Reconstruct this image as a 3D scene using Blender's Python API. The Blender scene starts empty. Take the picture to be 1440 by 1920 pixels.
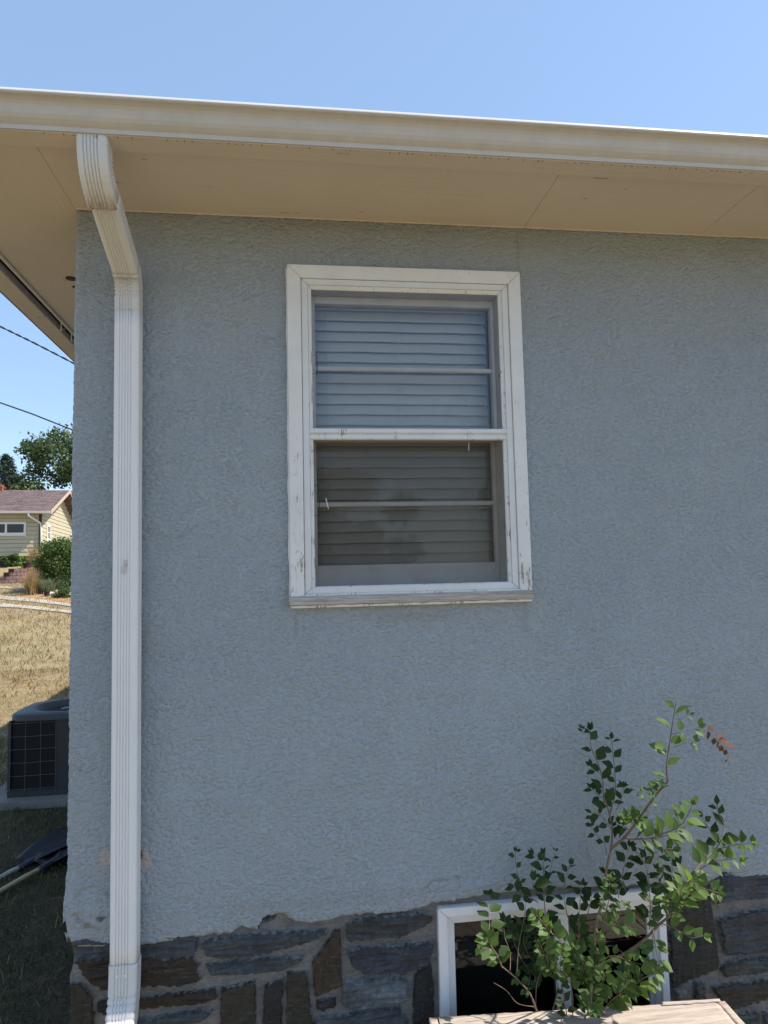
import bpy, bmesh, math, random
import numpy as np
from mathutils import Vector, Matrix
R = math.radians
random.seed(7)
rng = np.random.default_rng(7)
scene = bpy.context.scene
COL = scene.collection

# ------------------------------------------------------------------ camera
YAW, PITCH, ROLL, FOC = R(7.4259), R(4.7259), R(-1.3093), 1294.16
def cam_axes(yaw, pitch, roll):
    cy, sy, cp, sp = math.cos(yaw), math.sin(yaw), math.cos(pitch), math.sin(pitch)
    f = np.array([sy*cp, cy*cp, sp]); r = np.array([cy, -sy, 0.0]); u = np.cross(r, f)
    cr, sr = math.cos(roll), math.sin(roll)
    return np.array([cr*r + sr*u, -sr*r + cr*u, f])
CM = cam_axes(YAW, PITCH, ROLL)
CAM = np.array([0.0, -2.1, 1.72])
cd = bpy.data.cameras.new('camera'); cam = bpy.data.objects.new('camera', cd); COL.objects.link(cam)
cd.sensor_fit = 'VERTICAL'; cd.sensor_height = 24.0; cd.sensor_width = 18.0
cd.lens = FOC/1920*24.0; cd.clip_start = 0.05; cd.clip_end = 3000
rot = Matrix([[CM[0][i], CM[1][i], -CM[2][i]] for i in range(3)])
cam.matrix_world = Matrix.Translation(Vector(CAM)) @ rot.to_4x4()
scene.camera = cam
def ray(u, v):
    return CM.T @ np.array([(u-720)/FOC, -(v-960)/FOC, 1.0])
def onY(u, v, y):
    d = ray(u, v); return CAM + d*(y-CAM[1])/d[1]
def onZ(u, v, z):
    d = ray(u, v); return CAM + d*(z-CAM[2])/d[2]

# ------------------------------------------------------------------ world, sun, exposure
SUN = Vector((0.77, -0.15, 1.0)).normalized()
elev = math.asin(SUN.z); az = math.atan2(SUN.x, SUN.y)
w = bpy.data.worlds.new('World'); scene.world = w; w.use_nodes = True
nt = w.node_tree; nt.nodes.clear()
sky = nt.nodes.new('ShaderNodeTexSky'); sky.sky_type = 'NISHITA'; sky.sun_disc = False
sky.sun_elevation = elev; sky.sun_rotation = az
sky.altitude = 900; sky.air_density = 1.1; sky.dust_density = 0.7; sky.ozone_density = 1.0
bg = nt.nodes.new('ShaderNodeBackground'); bg.inputs['Strength'].default_value = 0.15
wo = nt.nodes.new('ShaderNodeOutputWorld')
hz = nt.nodes.new('ShaderNodeMix'); hz.data_type = 'RGBA'; hz.inputs[0].default_value = 0.55   # thin even summer haze over the whole sky
hz.inputs[7].default_value = (1.38, 2.12, 3.3, 1)
nt.links.new(sky.outputs[0], hz.inputs[6]); nt.links.new(hz.outputs[2], bg.inputs[0]); nt.links.new(bg.outputs[0], wo.inputs[0])
sd = bpy.data.lights.new('sun', 'SUN'); sd.energy = 4.3; sd.angle = R(0.55); sd.color = (1.0, 0.925, 0.82)
so = bpy.data.objects.new('sun', sd); COL.objects.link(so)
so.rotation_euler = SUN.to_track_quat('Z', 'Y').to_euler(); so.location = (4, -2, 8)
scene.view_settings.view_transform = 'Standard'; scene.view_settings.look = 'None'
scene.view_settings.exposure = 0.86; scene.view_settings.gamma = 1.0
scene.cycles.max_bounces = 8; scene.cycles.transparent_max_bounces = 24

# ------------------------------------------------------------------ noise in numpy
def _hash(ix, iy, s):
    n = (ix.astype(np.int64)*374761393 + iy.astype(np.int64)*668265263 + s*1442695041) & 0xffffffff
    n = ((n ^ (n >> 13))*1274126177) & 0xffffffff
    return ((n ^ (n >> 16)) & 0xffffff)/float(0xffffff)
def pn(x, y, s=0):
    x = np.asarray(x, float); y = np.asarray(y, float)
    x0 = np.floor(x); y0 = np.floor(y); fx = x-x0; fy = y-y0
    ux = fx*fx*fx*(fx*(fx*6-15)+10); uy = fy*fy*fy*(fy*(fy*6-15)+10)
    def g(i, j):
        a = _hash(x0+i, y0+j, s)*2*np.pi
        return np.cos(a)*(fx-i)+np.sin(a)*(fy-j)
    a = g(0, 0)*(1-ux)+g(1, 0)*ux; b = g(0, 1)*(1-ux)+g(1, 1)*ux
    return (a*(1-uy)+b*uy)*1.4
def fbm(x, y, s=0, o=3):
    t = 0; a = 1.0
    for k in range(o):
        t = t+a*pn(x*2**k, y*2**k, s+k*17); a *= 0.5
    return t

# ------------------------------------------------------------------ materials
MATS = {}
class NT:
    def __init__(s, name):
        m = bpy.data.materials.new(name); m.use_nodes = True; s.m = m; s.t = m.node_tree; s.t.nodes.clear()
        s.out = s.n('ShaderNodeOutputMaterial'); s.b = s.n('ShaderNodeBsdfPrincipled')
        s.l(s.b.outputs[0], s.out.inputs[0])
    def n(s, ty, **kw):
        nd = s.t.nodes.new(ty)
        for k, v in kw.items():
            if hasattr(nd, k): setattr(nd, k, v)
        return nd
    def l(s, a, b): s.t.links.new(a, b)
    def coord(s, scale=(1, 1, 1), which='Object', rot=(0, 0, 0)):
        c = s.n('ShaderNodeTexCoord'); mp = s.n('ShaderNodeMapping'); mp.inputs['Scale'].default_value = scale
        mp.inputs['Rotation'].default_value = rot
        s.l(c.outputs[which], mp.inputs[0]); return mp.outputs[0]
    def noise(s, vec, scale, detail=3, rough=0.55, dist=0.0):
        nd = s.n('ShaderNodeTexNoise'); nd.inputs['Scale'].default_value = scale; nd.inputs['Detail'].default_value = detail
        nd.inputs['Roughness'].default_value = rough; nd.inputs['Distortion'].default_value = dist
        s.l(vec, nd.inputs['Vector']); return nd.outputs['Fac']
    def ramp(s, fac, stops, interp='LINEAR'):
        r = s.n('ShaderNodeValToRGB'); r.color_ramp.interpolation = interp
        els = r.color_ramp.elements
        while len(els) < len(stops): els.new(0.5)
        for e, (p, c) in zip(els, stops):
            e.position = p; e.color = (*c, 1) if len(c) == 3 else c
        s.l(fac, r.inputs[0]); return r.outputs[0]
    def mix(s, fac, a, b, mode='MIX'):
        m = s.n('ShaderNodeMix', data_type='RGBA', blend_type=mode)
        for v, i in ((fac, 0), (a, 6), (b, 7)):
            if hasattr(v, 'is_output'): s.l(v, m.inputs[i])
            elif i == 0: m.inputs[0].default_value = v
            else: m.inputs[i].default_value = (*v, 1)
        return m.outputs[2]
    def math(s, op, a, b=0.0, clamp=False):
        m = s.n('ShaderNodeMath', operation=op); m.use_clamp = clamp
        for v, i in ((a, 0), (b, 1)):
            if hasattr(v, 'is_output'): s.l(v, m.inputs[i])
            else: m.inputs[i].default_value = v
        return m.outputs[0]
    def bump(s, h, strength=0.5, dist=0.01, prev=None):
        b = s.n('ShaderNodeBump'); b.inputs['Strength'].default_value = strength; b.inputs['Distance'].default_value = dist
        s.l(h, b.inputs['Height'])
        if prev is not None: s.l(prev, b.inputs['Normal'])
        s.l(b.outputs[0], s.b.inputs['Normal']); return b.outputs[0]
    def col(s, c):
        if hasattr(c, 'is_output'): s.l(c, s.b.inputs['Base Color'])
        else: s.b.inputs['Base Color'].default_value = (*c, 1)
    def set(s, rough=None, spec=None, metal=None):
        if rough is not None: s.b.inputs['Roughness'].default_value = rough
        if spec is not None: s.b.inputs['Specular IOR Level'].default_value = spec
        if metal is not None: s.b.inputs['Metallic'].default_value = metal

def simple(name, c, rough=0.6, spec=0.4, metal=0.0, var=0.12, nscale=20.0, bump=0.0, bscale=80.0):
    t = NT(name); v = t.coord()
    f = t.noise(v, nscale, 4)
    lo = tuple(x*(1-var) for x in c); hi = tuple(min(1, x*(1+var)) for x in c)
    t.col(t.ramp(f, [(0.3, lo), (0.7, hi)])); t.set(rough, spec, metal)
    if bump: t.bump(t.noise(v, bscale, 3), bump, 0.004)
    MATS[name] = t.m; return t.m

def m_stucco():
    t = NT('stucco'); v = t.coord()
    big = t.noise(v, 1.9, 5, 0.65); mid = t.noise(v, 14, 3)
    c = t.ramp(big, [(0.3, (0.318, 0.364, 0.402)), (0.7, (0.368, 0.416, 0.454))])
    c = t.mix(t.ramp(mid, [(0.45, (0, 0, 0)), (0.75, (1, 1, 1))]), c, (0.345, 0.385, 0.41))
    # stains, scuffs, brown tints and shade painted under the sill, and old bare patches stored on the mesh
    a = t.n('ShaderNodeAttribute'); a.attribute_name = 'wear_shade'
    sp = t.n('ShaderNodeSeparateColor'); t.l(a.outputs['Color'], sp.inputs[0])
    c = t.mix(sp.outputs[0], c, (0.24, 0.215, 0.18))
    c = t.mix(sp.outputs[1], c, (0.50, 0.43, 0.40))
    c = t.mix(sp.outputs[2], c, (0.035, 0.032, 0.028))
    t.col(c); t.set(0.62, 0.35)
    v2 = t.coord((1, 1, 1.0), rot=(0, R(32), 0)); v2s = t.coord((78, 84, 118), rot=(0, R(32), 0))
    n1 = t.noise(v2s, 1.0, 3, 0.55, 0.1); n2 = t.noise(v, 200, 2, 0.6)
    vo = t.n('ShaderNodeTexVoronoi'); vo.feature = 'DISTANCE_TO_EDGE'; vo.inputs['Scale'].default_value = 55
    wv = t.n('ShaderNodeVectorMath', operation='ADD')
    nn = t.n('ShaderNodeTexNoise'); nn.inputs['Scale'].default_value = 60; t.l(v2, nn.inputs['Vector'])
    sc = t.n('ShaderNodeVectorMath', operation='SCALE'); sc.inputs['Scale'].default_value = 0.022
    t.l(nn.outputs['Color'], sc.inputs[0]); t.l(v2, wv.inputs[0]); t.l(sc.outputs[0], wv.inputs[1]); t.l(wv.outputs[0], vo.inputs['Vector'])
    crack = t.ramp(vo.outputs['Distance'], [(0.0, (0, 0, 0)), (0.10, (1, 1, 1))])
    rid = t.ramp(t.math('ABSOLUTE', t.math('SUBTRACT', n1, 0.5)), [(0.0, (0, 0, 0)), (0.05, (0.7, 0.7, 0.7)), (0.14, (1, 1, 1))])
    rid = t.math('MULTIPLY', rid, t.ramp(t.noise(v, 13, 3), [(0.35, (0.1, 0.1, 0.1)), (0.7, (1, 1, 1))]))
    b1 = t.bump(rid, 0.4, 0.0022)
    b2 = t.bump(n1, 1.0, 0.0125, b1)
    t.bump(n2, 0.2, 0.0015, b2)
    MATS['stucco'] = t.m
m_stucco()

def m_stone():
    t = NT('stone'); v = t.coord()
    a = t.n('ShaderNodeAttribute'); a.attribute_name = 'tone'
    n = t.noise(v, 60, 5, 0.7, 0.4)
    c = t.mix(1.0, a.outputs['Color'], t.ramp(n, [(0.25, (0.45, 0.45, 0.45)), (0.55, (1, 1, 1)), (0.85, (1.9, 1.8, 1.65))]), 'MULTIPLY')
    v3 = t.coord((18, 18, 160)); n3 = t.noise(v3, 1.0, 4, 0.7, 1.2)
    c = t.mix(t.ramp(n3, [(0.62, (0, 0, 0)), (0.72, (0.35, 0.35, 0.35))]), c, (0.14, 0.115, 0.08))
    t.col(c); t.set(0.55, 0.4)
    b = t.bump(n, 0.8, 0.006); t.bump(n3, 0.5, 0.004, b)
    MATS['stone'] = t.m
    t = NT('mortar'); v = t.coord()
    n = t.noise(v, 30, 5, 0.65)
    t.col(t.ramp(n, [(0.3, (0.17, 0.155, 0.14)), (0.7, (0.30, 0.275, 0.25))])); t.set(0.9, 0.2)
    b = t.bump(t.noise(v, 220, 4, 0.7), 0.8, 0.004); t.bump(n, 0.6, 0.01, b)
    MATS['mortar'] = t.m
m_stone()
def m_masonry():
    t = NT('masonry'); v = t.coord()
    a = t.n('ShaderNodeAttribute'); a.attribute_name = 'tone'; sd_ = t.n('ShaderNodeAttribute'); sd_.attribute_name = 'sdf'
    n = t.noise(v, 60, 5, 0.7, 0.4); nf = t.noise(v, 190, 3, 0.7)
    c = t.mix(1.0, a.outputs['Color'], t.ramp(n, [(0.25, (0.45, 0.45, 0.45)), (0.55, (1, 1, 1)), (0.85, (2.0, 1.95, 1.85))]), 'MULTIPLY')
    v3 = t.coord((18, 18, 160)); n3 = t.noise(v3, 1.0, 4, 0.7, 1.2)
    c = t.mix(t.ramp(n3, [(0.58, (0, 0, 0)), (0.68, (0.5, 0.5, 0.5))]), c, (0.17, 0.17, 0.165))
    mn = t.noise(v, 30, 5, 0.65); mo = t.ramp(mn, [(0.3, (0.20, 0.192, 0.18)), (0.7, (0.33, 0.315, 0.295))])
    k = t.math('ADD', sd_.outputs['Fac'], t.math('MULTIPLY', t.math('SUBTRACT', nf, 0.5), 0.35))
    mk = t.ramp(k, [(0.48, (0, 0, 0)), (0.54, (1, 1, 1))])
    rimk = t.math('MULTIPLY', t.ramp(k, [(0.50, (0, 0, 0)), (0.55, (1, 1, 1)), (0.60, (1, 1, 1)), (0.68, (0, 0, 0))]), t.ramp(n, [(0.45, (0, 0, 0)), (0.6, (0.7, 0.7, 0.7))]))
    c = t.mix(rimk, c, (0.36, 0.35, 0.32))
    t.col(t.mix(mk, mo, c))
    r = t.n('ShaderNodeMapRange'); t.l(mk, r.inputs[0]); r.inputs['To Min'].default_value = 0.92; r.inputs['To Max'].default_value = 0.5; t.l(r.outputs[0], t.b.inputs['Roughness'])
    b = t.bump(n, 0.9, 0.009); b = t.bump(n3, 0.9, 0.008, b); t.bump(nf, 0.7, 0.004, b)
    MATS['masonry'] = t.m
m_masonry()

def m_trim(name, base, zlo, zhi, amt):
    """white painted wood, cracked and peeled, worse towards the bottom"""
    t = NT(name); v = t.coord((1, 1, 1))
    vs = t.coord((260, 40, 22)); vh = t.coord((30, 40, 300))
    n1 = t.noise(vs, 1.0, 5, 0.65, 0.8); n2 = t.noise(v, 26, 4, 0.6)
    g = t.n('ShaderNodeSeparateXYZ'); c = t.n('ShaderNodeTexCoord'); t.l(c.outputs['Object'], g.inputs[0])
    mr = t.n('ShaderNodeMapRange'); mr.inputs['From Min'].default_value = zlo; mr.inputs['From Max'].default_value = zhi
    mr.inputs['To Min'].default_value = amt; mr.inputs['To Max'].default_value = 0.0; t.l(g.outputs[2], mr.inputs[0])
    s = t.math('ADD', t.math('MULTIPLY', n1, 0.62), t.math('MULTIPLY', n2, 0.42))
    s = t.math('ADD', s, mr.outputs[0])
    mask = t.ramp(s, [(0.665, (0, 0, 0)), (0.69, (1, 1, 1))])
    dirt = t.ramp(t.noise(v, 9, 4, 0.6), [(0.35, tuple(x*0.9 for x in base)), (0.7, base)])
    wood = t.ramp(n1, [(0.3, (0.12, 0.095, 0.075)), (0.7, (0.36, 0.31, 0.26))])
    t.col(t.mix(mask, dirt, wood)); t.set(0.5, 0.4)
    b = t.bump(t.math('SUBTRACT', 1.0, mask), 0.5, 0.0015); t.bump(n1, 0.25, 0.0015, b)
    MATS[name] = t.m
m_trim('trim', (0.78, 0.78, 0.76), 1.62, 2.35, 0.085)
m_trim('stop', (0.76, 0.77, 0.77), 1.5, 3.4, 0.085)
m_trim('blindstop', (0.74, 0.745, 0.74), 1.6, 2.0, 0.02)

def m_wood(name, c1, c2, c3, stretch, sc=1.0, bump=0.8, dist=0.004):
    t = NT(name); v = t.coord(stretch); n = t.noise(v, sc, 6, 0.7, 0.6); n2 = t.noise(t.coord(), 12, 4)
    c = t.ramp(n, [(0.25, c1), (0.5, c2), (0.75, c3)])
    c = t.mix(t.ramp(n2, [(0.4, (0, 0, 0)), (0.7, (0.5, 0.5, 0.5))]), c, c2)
    t.col(c); t.set(0.8, 0.25); t.bump(n, bump, dist); MATS[name] = t.m
m_wood('grey_wood', (0.20, 0.165, 0.135), (0.42, 0.355, 0.30), (0.54, 0.47, 0.405), (5, 60, 60), 1.0)
m_wood('sill_wood', (0.16, 0.14, 0.12), (0.42, 0.39, 0.35), (0.72, 0.71, 0.69), (9, 60, 150), 1.0)
m_wood('handle_wood', (0.30, 0.24, 0.14), (0.48, 0.40, 0.25), (0.56, 0.48, 0.32), (60, 8, 60), 1.0, 0.2)

def m_soffit():
    for name, st in (('soffit_front', (3, 130, 20)), ('soffit_side', (130, 3, 20))):
        t = NT(name); v = t.coord(st); n = t.noise(v, 1.0, 4, 0.65, 0.3)
        v2 = t.coord(tuple(x*0.55 for x in st)); n2 = t.noise(v2, 1.0, 3, 0.6)
        c = t.ramp(t.noise(t.coord(), 2.2, 4), [(0.3, (0.60, 0.525, 0.44)), (0.7, (0.65, 0.57, 0.48))])
        spots = t.ramp(t.math('MULTIPLY', n2, t.noise(t.coord(), 14, 2)), [(0.42, (0, 0, 0)), (0.45, (0.7, 0.7, 0.7))])
        c = t.mix(spots, c, (0.26, 0.20, 0.13))
        t.col(c); t.set(0.65, 0.3); t.bump(n, 0.45, 0.003); MATS[name] = t.m
m_soffit()

def m_alu():
    t = NT('painted_metal'); v = t.coord()
    c = t.ramp(t.noise(v, 7, 4, 0.6), [(0.3, (0.76, 0.76, 0.75)), (0.7, (0.80, 0.80, 0.79))])
    st = t.ramp(t.noise(t.coord((60, 60, 9)), 1.0, 4, 0.7), [(0.7, (0, 0, 0)), (0.82, (0.25, 0.25, 0.25))])
    c = t.mix(st, c, (0.45, 0.38, 0.28)); t.col(c); t.set(0.38, 0.45)
    t.bump(t.noise(v, 5, 3), 0.12, 0.01); MATS['painted_metal'] = t.m
    t = NT('elbow_metal'); v = t.coord()
    c = t.ramp(t.noise(v, 9, 4, 0.6), [(0.3, (0.64, 0.635, 0.61)), (0.7, (0.69, 0.685, 0.67))])
    a = t.n('ShaderNodeAttribute'); a.attribute_name = 'stain'
    nz = t.noise(t.coord((140, 30, 30)), 1.0, 4, 0.7)
    m = t.math('MULTIPLY', a.outputs['Fac'], t.ramp(nz, [(0.35, (0.15, 0.15, 0.15)), (0.6, (1, 1, 1))]), True)
    c = t.mix(m, c, (0.30, 0.19, 0.09)); t.col(c); t.set(0.4, 0.45); MATS['elbow_metal'] = t.m
m_alu()
simple('gutter_metal', (0.54, 0.525, 0.50), 0.4, 0.45, var=0.05)
simple('vinyl', (0.74, 0.75, 0.76), 0.35, 0.45, var=0.04)
simple('dark_gap', (0.03, 0.024, 0.018), 0.9, 0.1)
simple('brown_metal', (0.12, 0.085, 0.05), 0.7, 0.3)
simple('muntin_paint', (0.80, 0.79, 0.77), 0.5, 0.4, var=0.05)
simple('sash_paint', (0.76, 0.74, 0.71), 0.5, 0.4, var=0.06, bump=0.2)
simple('jamb_paint', (0.72, 0.69, 0.64), 0.6, 0.3, var=0.08)
simple('slat', (0.78, 0.77, 0.75), 0.45, 0.4, var=0.03)
simple('cord', (0.78, 0.77, 0.74), 0.7, 0.2)
simple('plaster', (0.50, 0.47, 0.42), 0.9, 0.1)
simple('screw_metal', (0.5, 0.5, 0.5), 0.35, 0.5, metal=0.8)
simple('ac_paint', (0.046, 0.047, 0.048), 0.45, 0.4, var=0.06)
simple('ac_dark', (0.010, 0.011, 0.012), 0.6, 0.3)
simple('ac_wire', (0.13, 0.13, 0.12), 0.5, 0.4)
simple('concrete', (0.22, 0.21, 0.185), 0.9, 0.2, var=0.15, nscale=5, bump=0.4, bscale=60)
simple('walk_concrete', (0.38, 0.35, 0.295), 0.9, 0.2, var=0.12, nscale=2, bump=0.3, bscale=20)
simple('black_plastic', (0.016, 0.018, 0.026), 0.38, 0.4, var=0.2, bump=0.3, bscale=20)
simple('wire_black', (0.014, 0.014, 0.018), 0.6, 0.3)
simple('bark', (0.11, 0.085, 0.06), 0.9, 0.2, var=0.3, nscale=20, bump=0.8, bscale=15)
simple('twig', (0.20, 0.14, 0.105), 0.8, 0.2, var=0.25, nscale=60)
simple('chimney_brick', (0.24, 0.10, 0.07), 0.9, 0.2, var=0.3, nscale=3)
simple('white_trim', (0.70, 0.69, 0.66), 0.5, 0.3, var=0.03)
simple('house_dark', (0.045, 0.04, 0.042), 0.8, 0.3)
simple('brown_post', (0.07, 0.035, 0.025), 0.7, 0.3)
simple('fascia_tan', (0.46, 0.36, 0.28), 0.6, 0.3)
simple('terracotta', (0.20, 0.09, 0.06), 0.8, 0.2)
simple('pale_rock', (0.50, 0.45, 0.40), 0.9, 0.2, var=0.25, nscale=8, bump=0.6, bscale=14)
simple('dark_metal', (0.05, 0.05, 0.05), 0.5, 0.4)

def m_glass(name, tint=(1, 1, 1), f0=0.10, trans=0.85):
    m = bpy.data.materials.new(name); m.use_nodes = True; t = m.node_tree; t.nodes.clear()
    o = t.nodes.new('ShaderNodeOutputMaterial'); tr = t.nodes.new('ShaderNodeBsdfTransparent'); gl = t.nodes.new('ShaderNodeBsdfGlossy')
    tr.inputs[0].default_value = (*[x*trans for x in tint], 1); gl.inputs['Roughness'].default_value = 0.012
    lw = t.nodes.new('ShaderNodeFresnel'); lw.inputs['IOR'].default_value = 1.5
    ad = t.nodes.new('ShaderNodeMath'); ad.operation = 'ADD'; ad.inputs[1].default_value = f0; ad.use_clamp = True
    mx = t.nodes.new('ShaderNodeMixShader')
    t.links.new(lw.outputs[0], ad.inputs[0]); t.links.new(ad.outputs[0], mx.inputs[0])
    t.links.new(tr.outputs[0], mx.inputs[1]); t.links.new(gl.outputs[0], mx.inputs[2]); t.links.new(mx.outputs[0], o.inputs[0])
    MATS[name] = m
m_glass('glass', (1.0, 1.0, 1.0), 0.0, 0.94)
m_glass('sash_glass', (0.98, 1.0, 0.98), 0.05, 0.9)
m_glass('cellar_glass', (0.8, 0.85, 0.8), 0.0, 0.7)
def m_screen():
    m = bpy.data.materials.new('insect_screen'); m.use_nodes = True; t = m.node_tree; t.nodes.clear()
    o = t.nodes.new('ShaderNodeOutputMaterial'); tr = t.nodes.new('ShaderNodeBsdfTransparent'); df = t.nodes.new('ShaderNodeBsdfDiffuse')
    df.inputs[0].default_value = (0.085, 0.074, 0.058, 1); mx = t.nodes.new('ShaderNodeMixShader')
    tc = t.nodes.new('ShaderNodeTexCoord'); nz = t.nodes.new('ShaderNodeTexNoise'); nz.inputs['Scale'].default_value = 7; nz.inputs['Detail'].default_value = 4
    mr = t.nodes.new('ShaderNodeMapRange'); mr.inputs['To Min'].default_value = 0.40; mr.inputs['To Max'].default_value = 0.54
    t.links.new(tc.outputs['Object'], nz.inputs['Vector']); t.links.new(nz.outputs['Fac'], mr.inputs[0]); t.links.new(mr.outputs[0], mx.inputs[0])
    t.links.new(tr.outputs[0], mx.inputs[1]); t.links.new(df.outputs[0], mx.inputs[2]); t.links.new(mx.outputs[0], o.inputs[0])
    MATS['insect_screen'] = m
m_screen()

def m_leaf(name, c1, c2, trans=0.35, rough=0.45, scale=30, tcol=None):
    t = NT(name); v = t.coord()
    a = t.n('ShaderNodeAttribute'); a.attribute_name = 'tone'
    n = t.noise(v, scale, 2)
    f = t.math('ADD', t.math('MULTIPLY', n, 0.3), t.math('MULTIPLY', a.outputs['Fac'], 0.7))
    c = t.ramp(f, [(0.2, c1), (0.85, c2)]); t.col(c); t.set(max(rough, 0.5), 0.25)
    tb = t.n('ShaderNodeBsdfTranslucent'); mx = t.n('ShaderNodeMixShader'); mx.inputs[0].default_value = trans
    if tcol: t.l(t.mix(1.0, c, tcol, 'MULTIPLY'), tb.inputs[0])
    else: t.l(c, tb.inputs[0])
    t.l(t.b.outputs[0], mx.inputs[1]); t.l(tb.outputs[0], mx.inputs[2]); t.l(mx.outputs[0], t.out.inputs[0])
    MATS[name] = t.m
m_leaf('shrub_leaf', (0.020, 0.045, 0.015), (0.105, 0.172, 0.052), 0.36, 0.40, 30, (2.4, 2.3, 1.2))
m_leaf('dead_leaf', (0.15, 0.07, 0.045), (0.27, 0.14, 0.09), 0.3, 0.7)
m_leaf('tree_leaf', (0.040, 0.075, 0.03), (0.12, 0.17, 0.07), 0.3, 0.55, 0.6)
m_leaf('spruce_leaf', (0.022, 0.045, 0.03), (0.06, 0.09, 0.055), 0.1, 0.6, 0.6)
m_leaf('bush_leaf', (0.035, 0.07, 0.018), (0.11, 0.17, 0.04), 0.3, 0.55, 2)
m_leaf('straw', (0.30, 0.20, 0.09), (0.50, 0.38, 0.20), 0.3, 0.7, 4)
m_leaf('silver_leaf', (0.14, 0.19, 0.10), (0.30, 0.36, 0.22), 0.3, 0.6, 4)
m_leaf('bright_leaf', (0.10, 0.20, 0.02), (0.20, 0.34, 0.05), 0.3, 0.6, 4)
m_leaf('dry_grass', (0.18, 0.13, 0.065), (0.46, 0.35, 0.165), 0.2, 0.8, 0.9)

def m_ground():
    t = NT('dry_lawn'); v = t.coord()
    n1 = t.noise(v, 0.55, 5, 0.65); n2 = t.noise(v, 9, 5, 0.7); n3 = t.noise(v, 70, 4, 0.7)
    c = t.ramp(n1, [(0.33, (0.24, 0.185, 0.115)), (0.52, (0.35, 0.275, 0.155)), (0.66, (0.15, 0.15, 0.075))])
    c = t.mix(t.ramp(n2, [(0.42, (0, 0, 0)), (0.62, (0.8, 0.8, 0.8))]), c, (0.15, 0.115, 0.06))
    c = t.mix(t.ramp(n3, [(0.45, (0, 0, 0)), (0.65, (0.7, 0.7, 0.7))]), c, (0.42, 0.34, 0.21))
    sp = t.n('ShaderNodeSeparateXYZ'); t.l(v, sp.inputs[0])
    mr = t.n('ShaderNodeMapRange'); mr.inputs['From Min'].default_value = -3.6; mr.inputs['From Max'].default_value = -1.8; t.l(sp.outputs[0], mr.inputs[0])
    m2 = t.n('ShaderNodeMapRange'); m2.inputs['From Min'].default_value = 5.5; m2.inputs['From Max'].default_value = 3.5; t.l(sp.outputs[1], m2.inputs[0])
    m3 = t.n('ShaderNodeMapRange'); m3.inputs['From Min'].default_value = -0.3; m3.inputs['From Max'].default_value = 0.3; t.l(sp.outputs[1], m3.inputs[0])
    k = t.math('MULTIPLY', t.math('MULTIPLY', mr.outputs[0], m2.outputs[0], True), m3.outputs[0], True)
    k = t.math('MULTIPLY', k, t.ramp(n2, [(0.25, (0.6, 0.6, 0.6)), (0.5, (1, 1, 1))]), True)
    c = t.mix(k, c, t.ramp(n3, [(0.4, (0.05, 0.041, 0.028)), (0.7, (0.14, 0.115, 0.075))]))  # darker soil tone by the house, also deepening its shade in colour
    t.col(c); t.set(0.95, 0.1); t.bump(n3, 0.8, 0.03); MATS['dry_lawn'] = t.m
    t = NT('mulch'); v = t.coord(); n = t.noise(v, 9, 5, 0.75); n2 = t.noise(v, 2, 3)
    c = t.ramp(n, [(0.3, (0.20, 0.11, 0.055)), (0.6, (0.48, 0.30, 0.17)), (0.8, (0.62, 0.47, 0.32))])
    t.col(c); t.set(0.95, 0.1); t.bump(n, 0.8, 0.06); MATS['mulch'] = t.m
m_ground()

def m_siding():
    t = NT('yellow_siding'); v = t.coord(); n = t.noise(v, 1.4, 3)
    t.col(t.ramp(n, [(0.3, (0.42, 0.38, 0.27)), (0.7, (0.47, 0.425, 0.31))])); t.set(0.6, 0.3); MATS['yellow_siding'] = t.m
    t = NT('shingle'); v = t.coord(); b = t.n('ShaderNodeTexBrick'); t.l(v, b.inputs['Vector'])
    b.inputs['Scale'].default_value = 1.0; b.inputs['Brick Width'].default_value = 0.42; b.inputs['Row Height'].default_value = 0.15
    b.inputs['Mortar Size'].default_value = 0.012
    b.inputs['Color1'].default_value = (0.17, 0.125, 0.115, 1); b.inputs['Color2'].default_value = (0.085, 0.075, 0.078, 1); b.inputs['Mortar'].default_value = (0.05, 0.04, 0.04, 1)
    n = t.noise(v, 3.2, 5, 0.7)
    c = t.mix(0.75, b.outputs['Color'], t.ramp(n, [(0.3, (0.6, 0.6, 0.64)), (0.7, (1.5, 1.35, 1.3))]), 'MULTIPLY')
    t.col(c); t.set(0.95, 0.15); t.bump(n, 0.6, 0.02); MATS['shingle'] = t.m
    t = NT('red_block'); v = t.coord(); b = t.n('ShaderNodeTexBrick'); t.l(t.coord((1, 1, 1), rot=(R(90), 0, 0)), b.inputs['Vector'])
    b.inputs['Scale'].default_value = 1.0; b.inputs['Brick Width'].default_value = 0.30; b.inputs['Row Height'].default_value = 0.15; b.inputs['Mortar Size'].default_value = 0.012
    b.inputs['Color1'].default_value = (0.42, 0.26, 0.235, 1); b.inputs['Color2'].default_value = (0.35, 0.21, 0.19, 1); b.inputs['Mortar'].default_value = (0.12, 0.075, 0.07, 1)
    t.col(t.mix(0.6, b.outputs['Color'], t.ramp(t.noise(v, 10, 5, 0.7), [(0.3, (0.7, 0.7, 0.7)), (0.7, (1.3, 1.3, 1.3))]), 'MULTIPLY')); t.set(0.95, 0.1); MATS['red_block'] = t.m
m_siding()

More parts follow.
